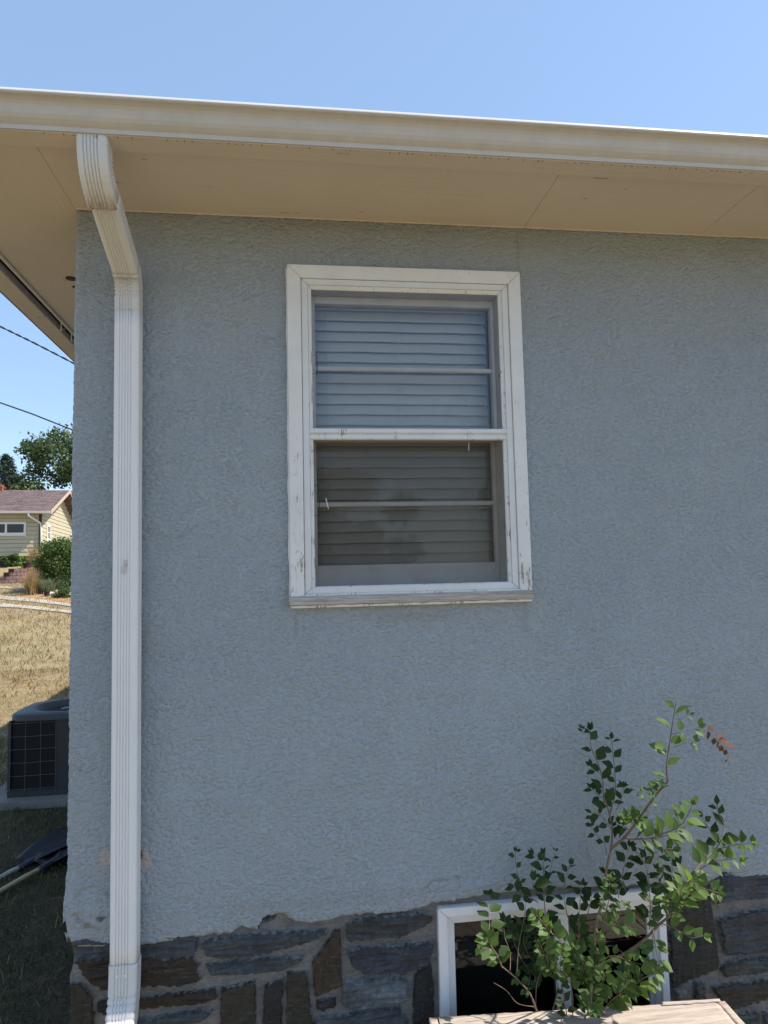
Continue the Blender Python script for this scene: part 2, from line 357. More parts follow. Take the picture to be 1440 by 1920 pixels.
# ------------------------------------------------------------------ object helpers
def link(name, mesh, mat, parent=None, smooth=False):
    if isinstance(mat, str): mat = [mat]
    for k in mat: mesh.materials.append(MATS[k])
    o = bpy.data.objects.new(name, mesh); COL.objects.link(o)
    if parent is not None:
        o.parent = parent; o.matrix_parent_inverse = parent_world(parent).inverted()
    if smooth: mesh.polygons.foreach_set('use_smooth', [True]*len(mesh.polygons))
    return o
def parent_world(p):
    m = p.matrix_basis.copy()
    while p.parent is not None:
        m = p.parent.matrix_basis @ p.matrix_parent_inverse @ m if False else (p.parent.matrix_basis @ p.matrix_parent_inverse @ m)
        p = p.parent
    return m
def tag(o, label=None, cat=None, group=None, kind=None):
    if label: o['label'] = label
    if cat: o['category'] = cat
    if group: o['group'] = group
    if kind: o['kind'] = kind
    return o
def thing(name, loc, label, cat, group=None, rz=0.0):
    o = bpy.data.objects.new(name, None); COL.objects.link(o); o.location = loc; o.rotation_euler = (0, 0, rz)
    o.empty_display_size = 0.2
    return tag(o, label, cat, group)
class MB:
    def __init__(s): s.v = []; s.f = []; s.mi = []
    def add(s, vs, fs, mi=0):
        b = len(s.v); s.v += [tuple(map(float, p)) for p in vs]; s.f += [[b+i for i in f] for f in fs]; s.mi += [mi]*len(fs); return s
    def box(s, x0, x1, y0, y1, z0, z1, mi=0):
        return s.add([(x0, y0, z0), (x1, y0, z0), (x1, y1, z0), (x0, y1, z0), (x0, y0, z1), (x1, y0, z1), (x1, y1, z1), (x0, y1, z1)],
              [(0, 3, 2, 1), (4, 5, 6, 7), (0, 1, 5, 4), (1, 2, 6, 5), (2, 3, 7, 6), (3, 0, 4, 7)], mi)
    def tube(s, pts, r, n=8, cap=True, mi=0):
        pts = [Vector(p) for p in pts]; rs = r if hasattr(r, '__len__') else [r]*len(pts)
        ring = []; prev = None
        for i, p in enumerate(pts):
            t = (pts[min(i+1, len(pts)-1)]-pts[max(i-1, 0)])
            t = t.normalized() if t.length > 1e-9 else Vector((0, 0, 1))
            ref = prev if prev is not None else (Vector((0, 0, 1)) if abs(t.z) < 0.9 else Vector((1, 0, 0)))
            a = (ref-t*ref.dot(t)); a = a.normalized() if a.length > 1e-6 else t.orthogonal().normalized()
            prev = a; b = t.cross(a)
            ring.append([p+(a*math.cos(2*math.pi*k/n)+b*math.sin(2*math.pi*k/n))*rs[i] for k in range(n)])
        vs = [q for rg in ring for q in rg]; fs = []
        for i in range(len(pts)-1):
            for k in range(n):
                fs.append((i*n+k, i*n+(k+1) % n, (i+1)*n+(k+1) % n, (i+1)*n+k))
        if cap: fs.append(tuple(range(n))[::-1]); fs.append(tuple((len(pts)-1)*n+k for k in range(n)))
        return s.add(vs, fs, mi)
    def prism(s, prof, x0, x1, axis='x', mi=0):
        n = len(prof)
        f = {'x': lambda a, b, t: (t, a, b), 'y': lambda a, b, t: (a, t, b), 'z': lambda a, b, t: (a, b, t)}[axis]
        vs = [f(a, b, x0) for a, b in prof]+[f(a, b, x1) for a, b in prof]
        fs = [(i, (i+1) % n, n+(i+1) % n, n+i) for i in range(n)]+[tuple(range(n))[::-1], tuple(range(n, 2*n))]
        return s.add(vs, fs, mi)
    def build(s, name, mat, parent=None, bevel=0.0, smooth=False, seg=2):
        me = bpy.data.meshes.new(name); me.from_pydata(s.v, [], s.f)
        if any(s.mi): me.polygons.foreach_set('material_index', s.mi)
        me.update()
        bm = bmesh.new(); bm.from_mesh(me); bmesh.ops.recalc_face_normals(bm, faces=bm.faces)
        if bevel: bmesh.ops.bevel(bm, geom=[e for e in bm.edges], offset=bevel, segments=seg, affect='EDGES', clamp_overlap=True)
        bm.to_mesh(me); bm.free()
        o = link(name, me, mat, parent, smooth); return o
def grid_mesh(P, faces, name):
    me = bpy.data.meshes.new(name); me.from_pydata(P.tolist(), [], faces.tolist()); me.update(); return me
def mitred(mb, o, i, yf, yb, yfi=None):
    """four mitred members between outer rect o=(x0,x1,z0,z1) and inner rect i, front at yf (outer) / yfi (inner)"""
    if yfi is None: yfi = yf
    O = [(o[0], o[2]), (o[1], o[2]), (o[1], o[3]), (o[0], o[3])]; I = [(i[0], i[2]), (i[1], i[2]), (i[1], i[3]), (i[0], i[3])]
    g = 0.0005
    for k in range(4):
        a, b, c, d = O[k], O[(k+1) % 4], I[(k+1) % 4], I[k]
        t = Vector((b[0]-a[0], b[1]-a[1])).normalized()*g
        q = [(a[0]+t.x, a[1]+t.y), (b[0]-t.x, b[1]-t.y), (c[0]-t.x, c[1]-t.y), (d[0]+t.x, d[1]+t.y)]
        ys = [yf, yf, yfi, yfi]
        mb.add([(p[0], y, p[1]) for p, y in zip(q, ys)]+[(p[0], yb, p[1]) for p in q],
               [(0, 1, 2, 3), (7, 6, 5, 4), (0, 4, 5, 1), (1, 5, 6, 2), (2, 6, 7, 3), (3, 7, 4, 0)])
    return mb

# ------------------------------------------------------------------ terrain
def hgt(x, y):
    x = np.asarray(x, float); y = np.asarray(y, float)
    h = np.interp(y, [-200, 7, 20, 24, 29.0, 29.25, 36, 60, 400], [0, 0, 0.87, 1.05, 1.47, 2.02, 2.70, 3.1, 5.0])
    low = np.interp(y, [-200, 7, 20, 24, 29.0, 36, 60, 400], [0, 0, 0.87, 1.05, 1.47, 2.70, 3.1, 5.0])
    k = np.clip((x+12.9)/1.0, 0, 1)       # the bank behind the block wall falls away to the left
    h = low+(h-low)*k
    return h+0.02*pn(x*0.6, y*0.6, 5)*np.clip((y-4)/4, 0, 1)
def ground(u, v, dz=0.0):
    d = ray(u, v); lo = None
    ts = np.linspace(2, 80, 4000)
    P = CAM[None, :]+ts[:, None]*d[None, :]/d[1]
    m = P[:, 2]-hgt(P[:, 0], P[:, 1])
    k = int(np.argmax(m < 0)) if (m < 0).any() else -1
    p = P[k].copy(); p[2] = hgt(p[0], p[1])+dz; return p

xs = np.concatenate([np.linspace(-900, -40, 18), np.arange(-38, 10, 0.5), np.linspace(11, 900, 22)])
ys = np.concatenate([np.linspace(-900, -40, 16), np.arange(-38, 7, 1.0), np.arange(7, 24, 0.5), np.arange(24, 38, 0.25), np.arange(38, 70, 2), np.linspace(75, 900, 20)])
X, Yg = np.meshgrid(xs, ys, indexing='ij'); Z = hgt(X, Yg)
P = np.stack([X.ravel(), Yg.ravel(), Z.ravel()], 1); nx, ny = len(xs), len(ys)
I = np.arange(nx*ny).reshape(nx, ny)
F = np.stack([I[:-1, :-1].ravel(), I[1:, :-1].ravel(), I[1:, 1:].ravel(), I[:-1, 1:].ravel()], 1)
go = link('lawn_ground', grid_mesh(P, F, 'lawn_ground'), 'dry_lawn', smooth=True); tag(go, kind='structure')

def drape(name, pts_a, pts_b, mat, dz, n=30, m=4):
    """strip between two polylines given in plan, laid over the terrain"""
    A = np.array(pts_a)[:, :2]; B = np.array(pts_b)[:, :2]
    def rs(Q):
        t = np.linspace(0, len(Q)-1, n); i = np.minimum(t.astype(int), len(Q)-2); f = (t-i)[:, None]; return Q[i]*(1-f)+Q[i+1]*f
    A = rs(A); B = rs(B); V = []
    for k in range(m+1):
        Q = A*(1-k/m)+B*k/m; V.append(np.column_stack([Q, hgt(Q[:, 0], Q[:, 1])+dz]))
    V = np.array(V).reshape(-1, 3); I = np.arange((m+1)*n).reshape(m+1, n)
    F = np.stack([I[:-1, :-1].ravel(), I[1:, :-1].ravel(), I[1:, 1:].ravel(), I[:-1, 1:].ravel()], 1)
    bot = V.copy(); bot[:, 2] -= dz+0.05
    k = len(V); V2 = np.vstack([V, bot]); S = []
    for j in range(n-1):
        S.append([I[0, j], I[0, j+1], I[0, j+1]+k, I[0, j]+k]); S.append([I[m, j+1], I[m, j], I[m, j]+k, I[m, j+1]+k])
    o = link(name, grid_mesh(V2, np.vstack([F, np.array(S)]), name), mat, smooth=False); tag(o, kind='structure'); return o
def line_px(px):    # extrapolated polyline of ground points under a line in the photo
    return [ground(u, v) for u, v in px]
def ext(P, a, b):
    P = [np.array(p) for p in P]; return [P[0]+(P[0]-P[1])/np.linalg.norm(P[0]-P[1])*a]+P+[P[-1]+(P[-1]-P[-2])/np.linalg.norm(P[-1]-P[-2])*b]
drape('sidewalk', ext(line_px([(0, 1139), (64, 1144), (128, 1151)]), 9, 8), ext(line_px([(0, 1132), (64, 1138), (128, 1146)]), 9, 8), 'walk_concrete', 0.03)
drape('driveway_strip', ext(line_px([(0, 1124), (64, 1130), (128, 1138)]), 9, 7), ext(line_px([(0, 1117), (64, 1124), (128, 1133)]), 9, 7), 'walk_concrete', 0.03)
drape('mulch_bed', ext(line_px([(40, 1124), (84, 1129), (128, 1132)]), 0.2, 6), ext(line_px([(40, 1116), (84, 1113), (128, 1107)]), 0.2, 6), 'mulch', 0.02)
drape('garden_path', ext(line_px([(0, 1103), (26, 1106), (52, 1110)]), 8, 0), ext(line_px([(0, 1100), (26, 1103), (52, 1107)]), 8, 0), 'walk_concrete', 0.03)

# ------------------------------------------------------------------ grass
def blades(name, n, xr, yr, hmin, hmax, mat, wmul=1.0, cull=None):
    x = rng.uniform(*xr, n); y = rng.uniform(*yr, n)
    keep = np.ones(n, bool) if cull is None else cull(x, y)
    keep &= ~((x > -0.75) & (y > -0.05) & (y < 10.4))
    x, y = x[keep], y[keep]; n = len(x)
    den = pn(x*1.7, y*1.7, 9)+0.5*pn(x*5, y*5, 11); k2 = rng.uniform(-0.9, 0.6, n) < den
    x, y = x[k2], y[k2]; n = len(x); z = hgt(x, y)-0.005
    a = rng.uniform(0, 2*np.pi, n); h = rng.uniform(hmin, hmax, n); wd = rng.uniform(0.0012, 0.0028, n)*wmul
    lean = rng.uniform(0.2, 1.4, n)*h; la = rng.uniform(0, 2*np.pi, n)
    ca, sa = np.cos(a)*wd, np.sin(a)*wd
    V = np.empty((n, 5, 3))
    V[:, 0] = np.stack([x-ca, y-sa, z], 1); V[:, 1] = np.stack([x+ca, y+sa, z], 1)
    mx, my = x+np.cos(la)*lean*0.4, y+np.sin(la)*lean*0.4
    V[:, 2] = np.stack([mx+ca*0.7, my+sa*0.7, z+h*0.62], 1); V[:, 3] = np.stack([mx-ca*0.7, my-sa*0.7, z+h*0.62], 1)
    V[:, 4] = np.stack([x+np.cos(la)*lean, y+np.sin(la)*lean, z+h*0.9], 1)
    b = np.arange(n)*5
    me = bpy.data.meshes.new(name)
    faces = [[i, i+1, i+2, i+3] for i in b]+[[i+3, i+2, i+4] for i in b]
    me.from_pydata(V.reshape(-1, 3).tolist(), [], faces)
    tone = np.repeat(np.clip(rng.normal(0.5, 0.28, n), 0, 1), 5)
    at = me.color_attributes.new('tone', 'FLOAT_COLOR', 'POINT'); at.data.foreach_set('color', np.repeat(tone, 4).reshape(-1, 4).ravel())
    me.update(); return link(name, me, mat)
g = blades('dry_grass', 100000, (-4.8, -0.7), (0.4, 10), 0.02, 0.06, 'dry_grass', 1.0, lambda x, y: (rng.random(len(x)) < 0.12+0.88*np.clip((-x-1.9)/1.4+(y-4.6)/2.0, 0, 1))); tag(g, kind='stuff', label='short dry tan lawn grass beside the grey stucco house', cat='grass')
g = blades('far_grass', 60000, (-16, -3), (8, 30), 0.05, 0.13, 'dry_grass', 3.5,
    lambda x, y: (x > -(y+2.1)*0.46) & (x < -(y+2.1)*0.29) & (y > 8)); tag(g, kind='stuff', label='dry golden lawn grass out in the sun', cat='grass')
m_leaf('green_grass', (0.05, 0.068, 0.025), (0.13, 0.15, 0.06), 0.2, 0.8, 0.9)
g = blades('green_grass', 42000, (-3.4, -0.7), (0.4, 6), 0.02, 0.06, 'green_grass', 1.2); tag(g, kind='stuff', label='green blades and weeds among the dry lawn', cat='grass')
# fallen leaves lying in the shade
mb = MB()
for _ in range(70):
    x, y = random.uniform(-2.6, -0.8), random.uniform(0.5, 4.5); z = float(hgt(x, y))+0.012; a = random.uniform(0, 6.3); s = random.uniform(0.008, 0.02)
    c, sn = math.cos(a)*s, math.sin(a)*s
    mb.add([(x-c, y-sn, z), (x+sn*0.6, y-c*0.6, z+0.008), (x+c, y+sn, z+0.004), (x-sn*0.6, y+c*0.6, z+0.01)], [(0, 1, 2), (0, 2, 3)])
o = mb.build('leaf_litter', 'dead_leaf'); tag(o, kind='stuff', label='small fallen leaves scattered on the shaded lawn', cat='leaf litter')

# ------------------------------------------------------------------ the house
X0 = -0.646; SZ = 2.824; ES = -0.33; YB = 9.6; X1 = 9.0
house = thing('house', (X0, 0, 0), 'blue-grey stucco house with a slate stone base, white gutter and blind-covered window', 'house')
# stucco lower edge traced along the front wall (x -> z)
edge_px = [(118, 1758), (128, 1765), (137, 1771), (150, 1776), (178, 1778), (205, 1774), (258, 1773), (304, 1768), (343, 1760), (392, 1754), (435, 1748), (452, 1738), (458, 1741), (470, 1744),
 (484, 1745), (488, 1733), (494, 1722), (503, 1718), (533, 1715), (552, 1728), (567, 1732), (610, 1728), (659, 1716), (732, 1712), (775, 1709), (800, 1700), (812, 1694), (830, 1692), (885, 1683),
 (963, 1672), (1055, 1666), (1156, 1662), (1257, 1657), (1325, 1658), (1338, 1650), (1352, 1643), (1371, 1642), (1394, 1650), (1440, 1647)]
ed = np.array([onY(u, v, 0.0) for u, v in edge_px]); EX, EZ = ed[:, 0], ed[:, 2]
ST = 0.006
sv = np.concatenate([np.arange(-0.5, 0, ST), np.arange(0, 3.1, ST)])        # s<0 is the side wall, s>=0 the front
rc = 0.018
zv = np.arange(0.62, SZ+ST, ST); zv[-1] = SZ+0.004
S, ZZ = np.meshgrid(sv, zv, indexing='ij')
lowz = np.where(S >= 0, np.interp(X0+S, EX, EZ), EZ[0]-0.02+0.03*pn(S*9, S*0, 3))
lowz = lowz+0.004*fbm(S*40, S*0+2.5, 31, 3)
below = ZZ < lowz-ST
ZZs = np.where((ZZ < lowz) & ~below, lowz, ZZ)
rcl = rc+0.012*np.clip((1.0-ZZ)/0.3, 0, 1)
# base position and normal round the corner
ang = np.clip((S+rcl)/(2*rcl), 0, 1)*np.pi/2
px = np.where(S < -rcl, X0, np.where(S > rcl, X0+S, X0+rcl-rcl*np.cos(ang)))
py = np.where(S < -rcl, -S, np.where(S > rcl, 0, rcl-rcl*np.sin(ang)))
nxn = np.where(S < -rcl, -1, np.where(S > rcl, 0, -np.cos(ang))); nyn = np.where(S < -rcl, 0, np.where(S > rcl, -1, -np.sin(ang)))
wx = 0.5*pn(S*30, ZZ*30, 71); wz = 0.5*pn(S*30, ZZ*30, 72)
q1 = (S*0.85+ZZ*0.53); q2 = (-S*0.53+ZZ*0.85)
h = (0.0019*np.tanh(2.5*fbm(q1*44+wx*0.4, q2*70+wz*0.4, 73, 2))+0.0008*pn(S*70, ZZ*70, 74))*(0.75+0.5*pn(S*2.5, ZZ*2.5, 70))+0.004*pn(S*3.1, ZZ*3.1, 75)+0.0022*pn(S*12, ZZ*12, 76)
# smoother trowelled areas: beside the downspout, corner and under the eave
smooth_k = np.clip(1-np.abs(S-0.10)/0.07, 0, 1)*0.45+np.clip((ZZ-2.62)/0.15, 0, 1)*0.35
h = h*(1-smooth_k)
lip = np.exp(-np.clip(ZZs-lowz, 0, 1)/0.012)
h = h-0.004*lip
# flare of the corner at the base, patched lumps
h = h+0.010*np.exp(-((ZZ-0.79)/0.07)**2)*np.exp(-(S/0.06)**2)
h = h+0.004*np.clip(1-np.hypot(S-0.10, (ZZ-0.76)*1.3)/0.06, 0, 1)
# ripples over the basement window and a few hairline cracks
rip = np.clip(1-np.abs(ZZ-np.interp(X0+S, EX, EZ)-0.03)/0.05, 0, 1)*np.clip((S-1.02)/0.08, 0, 1)*np.clip((1.75-S)/0.1, 0, 1)
h = h*(1-0.5*rip)+rip*0.005*pn(S*9, ZZ*42, 77)
wear_shade = np.zeros(S.shape+(4,)); wear_shade[..., 3] = 1
def seg_d(ax, az_, bx, bz):
    ux, uz = bx-ax, bz-az_; L = ux*ux+uz*uz; t = np.clip(((XW-ax)*ux+(ZZ-az_)*uz)/L, 0, 1)
    return np.hypot(XW-ax-t*ux, ZZ-az_-t*uz)
XW = X0+S
def crack(pts, wd=0.004, depth=0.003):
    global h
    W = [onY(u, v, 0.0) for u, v in pts]
    d = np.full(S.shape, 9.0)
    for a, b in zip(W[:-1], W[1:]): d = np.minimum(d, seg_d(a[0], a[2], b[0], b[2])+0.002*pn(S*60, ZZ*60, 79))
    k = np.clip(1-d/wd, 0, 1); h = h-depth*k; wear_shade[..., 0] = np.maximum(wear_shade[..., 0], 0.5*k)
crack([(127, 1433), (160, 1450), (185, 1437)]); crack([(128, 1694), (150, 1672), (178, 1658)]); crack([(205, 1678), (190, 1668)])
crack([(970, 432), (971, 515)], 0.005, 0.003); crack([(790, 1672), (812, 1651), (842, 1650), (858, 1643), (862, 1658)], 0.005, 0.004)
crack([(143, 1712), (146, 1724), (160, 1730), (166, 1736), (188, 1743)], 0.006, 0.006); crack([(1096, 1560), (1105, 1622)], 0.004, 0.002)
crack([(262, 990), (330, 1010), (372, 985)], 0.004, 0.0015); crack([(300, 700), (306, 742)], 0.004, 0.001)
def blob(u, v, rx, rz, ch, amt=1.0, sharp=6.0):
    p = onY(u, v, 0.0); d = np.hypot((XW-p[0])/rx, (ZZ-p[2])/rz)+0.28*fbm(S*45, ZZ*45, 81, 3)
    k = np.clip((1-d)*sharp, 0, 1)*amt; wear_shade[..., ch] = np.maximum(wear_shade[..., ch], k); return k
k = blob(266, 1612, 0.028, 0.030, 1); h = h+0.001*k; k = blob(199, 1611, 0.020, 0.026, 1, 0.9)
k = blob(262, 1604, 0.008, 0.012, 2); h = h-0.004*k
blob(188, 1720, 0.012, 0.008, 2, 0.8); blob(190, 1730, 0.006, 0.003, 2); blob(164, 1734, 0.010, 0.010, 0, 0.8)
blob(556, 1172, 0.010, 0.055, 0, 0.35, 1.5); blob(985, 1160, 0.014, 0.07, 0, 0.30, 1.5); blob(770, 1158, 0.20, 0.022, 0, 0.22, 1.5); blob(700, 425, 0.9, 0.035, 0, 0.30, 1.2); blob(268, 1250, 0.012, 0.25, 0, 0.25, 1.5); blob(600, 1690, 0.5, 0.03, 0, 0.22, 1.2)  # streaks and brown tints along edges; below the sill, painted occlusion shade and stains
blob(1255, 1523, 0.030, 0.013, 0, 0.45, 2.0); blob(1070, 1575, 0.07, 0.12, 0, 0.16, 1.2); blob(1125, 1480, 0.05, 0.15, 0, 0.14, 1.2)  # faint brownish tints on the wall around the shrub
# bare crumbling rim
rim = np.clip(1-(ZZs-lowz)/(0.006+0.006*pn(S*22, S*0, 83)), 0, 1); wear_shade[..., 0] = np.maximum(wear_shade[..., 0], 0.7*rim)
Px = px+nxn*h; Py = py+nyn*h
V = np.stack([Px, Py, ZZs], -1)
ns, nz = S.shape; I = np.arange(ns*nz).reshape(ns, nz)
WX0, WX1, WZ0, WZ1 = -0.004, 0.722, 1.625, 2.655
cx = (S[:-1, :-1]+ST/2)+X0; cz = ZZ[:-1, :-1]+ST/2
okf = ~(below[:-1, :-1] & below[:-1, 1:]) & ~((ZZs[:-1, 1:]-ZZs[:-1, :-1]) < 1e-5)
okf &= ~(below[:-1, :-1] | below[1:, :-1])
okf &= ~((cx > WX0+0.012) & (cx < WX1-0.012) & (cz > WZ0+0.012) & (cz < WZ1-0.012))
F = np.stack([I[:-1, :-1][okf], I[1:, :-1][okf], I[1:, 1:][okf], I[:-1, 1:][okf]], 1)
# returns of the lower edge, front to back
nb = V.reshape(-1, 3)
lowi = [int(np.argmax(~below[i])) for i in range(ns)]
e0 = np.array([I[i, lowi[i]] for i in range(ns)]); back = nb[e0].copy(); back[:, 0] -= np.array([nxn[i, lowi[i]] for i in range(ns)])*0.028; back[:, 1] -= np.array([nyn[i, lowi[i]] for i in range(ns)])*0.028
allv = np.vstack([nb, back]); bi = np.arange(ns)+len(nb)
F2 = np.stack([e0[:-1], bi[:-1], bi[1:], e0[1:]], 1); F = np.vstack([F, F2])
used = np.unique(F); mp = np.full(len(allv), -1); mp[used] = np.arange(len(used))
me = grid_mesh(allv[used], mp[F], 'stucco_wall')
wc = np.vstack([wear_shade.reshape(-1, 4), np.tile([0.8, 0, 0, 1], (ns, 1))])[used]
at = me.color_attributes.new('wear_shade', 'FLOAT_COLOR', 'POINT'); at.data.foreach_set('color', wc.ravel())
link('stucco_wall', me, 'stucco', house, True)
# the rest of the shell, plain: side, back, right end and the lining inside
mb = MB()
mb.box(X0+0.001, X0+0.12, 0.49, YB, 0.70, SZ); mb.box(X0, X1, YB, YB+0.12, 0, SZ); mb.box(X1, X1+0.12, 0, YB+0.12, 0, SZ)
mb.box(X0+3.09, X1, 0.001, 0.12, 0.70, SZ)
mb.build('outer_wall', 'stucco', house)
mb = MB()
mb.box(X0+0.03, -0.03, 0.035, 0.12, 0.74, SZ); mb.box(0.76, X0+3.09, 0.035, 0.12, 0.74, SZ)
mb.box(-0.03, 0.76, 0.035, 0.12, 0.74, 1.60); mb.box(-0.03, 0.76, 0.035, 0.12, 2.68, SZ)
mb.box(X0+0.12, X1, 0.12, YB, 0.72, 0.76); mb.box(-1.0, X1+0.1, 0.02, YB+0.1, SZ+0.03, SZ+0.06)
mb.box(X0+0.12, 2.9, 3.0, 3.1, 0.76, SZ); mb.box(2.9, 3.0, 0.12, 3.1, 0.76, SZ); mb.box(X0+0.02, X0+0.12, 0.04, YB, 0.76, SZ)
mb.build('interior_wall', 'plaster', house)

# ---- stone base: one height field, split into mortar and stones
def c5(*p): return [(x/2.0571+100, y/2.0571+1560) for x, y in p]
def c6(*p): return [(x/3.4286+440, y/3.4286+1640) for x, y in p]
def c7(*p): return [(x/6.4+1220, y/6.4+1620) for x, y in p]
GREY = (0.085, 0.10, 0.112); BLUE = (0.10, 0.125, 0.145); BROWN = (0.052, 0.034, 0.022); OLIVE = (0.045, 0.041, 0.028); BLACK = (0.028, 0.028, 0.028); LIGHT = (0.17, 0.195, 0.21); SLATE = (0.072, 0.088, 0.096)
stones = [
 (c5((64, 400), (210, 430), (325, 430), (470, 405), (555, 400), (548, 470), (535, 484), (420, 492), (330, 480), (210, 490), (75, 500)), GREY, 0.0, 0),
 (c5((75, 503), (210, 492), (330, 484), (420, 496), (535, 488), (562, 520), (548, 545), (570, 575), (500, 592), (330, 606), (200, 618), (150, 590), (95, 530)), BROWN, 0.003, 0),
 (c5((60, 592), (98, 592), (145, 642), (150, 760), (45, 760)), OLIVE, 0.0, 1),
 (c5((165, 665), (206, 662), (206, 712), (165, 708)), BLACK, -0.003, 0),
 (c5((325, 652), (480, 632), (620, 614), (628, 650), (540, 672), (325, 690)), BROWN, 0.0, 0),
 (c5((300, 738), (560, 695), (612, 700), (560, 745), (300, 775)), SLATE, 0.0, 0),
 (c5((560, 432), (700, 405), (1050, 384), (1056, 396), (960, 440), (800, 476), (640, 497), (590, 482)), SLATE, 0.004, 0),
 (c5((588, 522), (740, 500), (966, 488), (950, 510), (870, 545), (600, 560)), SLATE, 0.0, 0),
 (c5((645, 612), (776, 585), (780, 760), (645, 760)), OLIVE, 0.004, 1),
 (c5((816, 602), (884, 578), (880, 760), (806, 760)), BLACK, 0.0, 1),
 (c5((903, 548), (976, 550), (983, 620), (1002, 760), (900, 760)), OLIVE, 0.002, 1),
 (c5((1000, 510), (1090, 385), (1106, 385), (1115, 600), (1010, 642)), (0.068, 0.046, 0.026), 0.002, 1),
 (c5((1018, 662), (1088, 647), (1090, 682), (1018, 694)), BLACK, 0.0, 0),
 (c6((712, 345), (770, 305), (1080, 260), (1240, 262), (1275, 290), (1270, 318), (1180, 360), (1050, 407), (730, 428)), SLATE, 0.004, 0),
 (c6((728, 500), (780, 488), (1000, 470), (1282, 450), (1250, 590), (1100, 640), (860, 647), (760, 600)), (0.062, 0.068, 0.085), 0.004, 0),
 (c6((705, 700), (1080, 680), (1112, 702), (1108, 812), (800, 862), (685, 842)), LIGHT, 0.010, 0),
 (c6((1165, 652), (1265, 585), (1285, 740), (1282, 1010), (1145, 1010)), BLACK, 0.0, 1),
 (c6((525, 940), (1060, 870), (1115, 970), (1110, 1010), (520, 1010)), GREY, 0.003, 0),
 (c7((232, 360), (300, 250), (560, 235), (720, 240), (722, 330), (742, 560), (782, 800), (830, 1180), (800, 1285), (560, 1365), (390, 1450), (300, 1500), (262, 1480)), (0.034, 0.036, 0.032), 0.004, 1),
 (c7((806, 235), (860, 100), (1000, 100), (1500, 110), (1900, 60), (1900, 370), (1408, 408), (1000, 432), (812, 500)), (0.082, 0.092, 0.11), 0.006, 0),
 (c7((822, 705), (1100, 610), (1408, 552), (1900, 520), (1900, 1000), (1408, 1045), (922, 1112)), (0.066, 0.08, 0.088), 0.008, 0),
 (c7((862, 1290), (940, 1205), (1100, 1160), (1700, 1120), (1700, 1280), (1200, 1342), (932, 1372)), (0.075, 0.09, 0.088), 0.004, 0),
 (c7((770, 1500), (1000, 1460), (1408, 1418), (1800, 1400), (1800, 1600), (1408, 1652), (940, 1742), (850, 1640)), (0.07, 0.055, 0.042), 0.006, 0),
 (c7((1050, 1845), (1290, 1802), (1330, 1835), (1330, 2100), (1030, 2100)), (0.09, 0.11, 0.10), 0.0, 0),
 (c7((1385, 1800), (1800, 1750), (1800, 2050), (1385, 2100)), GREY, 0.0, 0),
 (c7((560, 1452), (672, 1440), (682, 1650), (560, 1650)), (0.10, 0.095, 0.08), 0.0, 1),
 (c7((300, 1545), (440, 1540), (465, 1640), (310, 1660)), (0.22, 0.21, 0.19), 0.006, 0),
]
polys = []
for p, c, dz, vert in stones:
    polys.append((np.array([[q[0], q[2]] for q in (onY(u, v, 0.0) for u, v in p)]), c, dz, vert))
# further courses outside the picture (below it and to the right)
rr = random.Random(3)
def rnd_stone(x0, x1, z0, z1):
    j = lambda: rr.uniform(-0.012, 0.012)
    polys.append((np.array([[x0+j(), z0+j()], [(x0+x1)/2, z0+j()*0.6], [x1+j(), z0+j()], [x1+j(), z1+j()], [(x0+x1)/2, z1+j()*0.6], [x0+j(), z1+j()]]), rr.choice([GREY, SLATE, BROWN, OLIVE, BLACK, BLUE]), rr.uniform(0, 0.008), 0))
zz = 0.02
while zz < 0.36:
    hh = rr.uniform(0.07, 0.1); xx = X0+0.01
    lim = 0.36 if True else 0
    while xx < 2.4:
        wd = rr.uniform(0.12, 0.34)
        if not (0.36 < xx+wd and xx < 1.16 and zz+hh > 0.2) and zz+hh < (0.40 if xx < 1.2 else 0.24): rnd_stone(xx, xx+wd, zz, zz+hh)
        xx += wd+0.025
    zz += hh+0.025
zz = 0.25
while zz < 0.70:
    hh = rr.uniform(0.07, 0.12); xx = 1.74
    while xx < 2.4:
        wd = rr.uniform(0.14, 0.3); rnd_stone(xx, xx+wd, zz, min(zz+hh, 0.72)); xx += wd+0.025
    zz += hh+0.025
SG = 0.004
sx = np.arange(-0.30, 3.08, SG) ; sx = np.concatenate([np.arange(-0.3, 0, 0.004), np.arange(0, 3.08, SG)])
sz = np.arange(0.0, 0.80, SG)
S, ZZ = np.meshgrid(sx, sz, indexing='ij'); XW = X0+S
base = 0.020+0.004*fbm(S*9, ZZ*9, 41, 4)+0.0015*pn(S*90, ZZ*90, 44)
sdf = np.full(S.shape, -0.05)
yy = base.copy(); tone = np.tile(np.array([0.2, 0.2, 0.2, 1.0]), S.shape+(1,)); isst = np.zeros(S.shape, bool)
jx = 0.0035*fbm(S*60, ZZ*60, 51, 3); jz = 0.0035*fbm(S*60, ZZ*60, 52, 3)
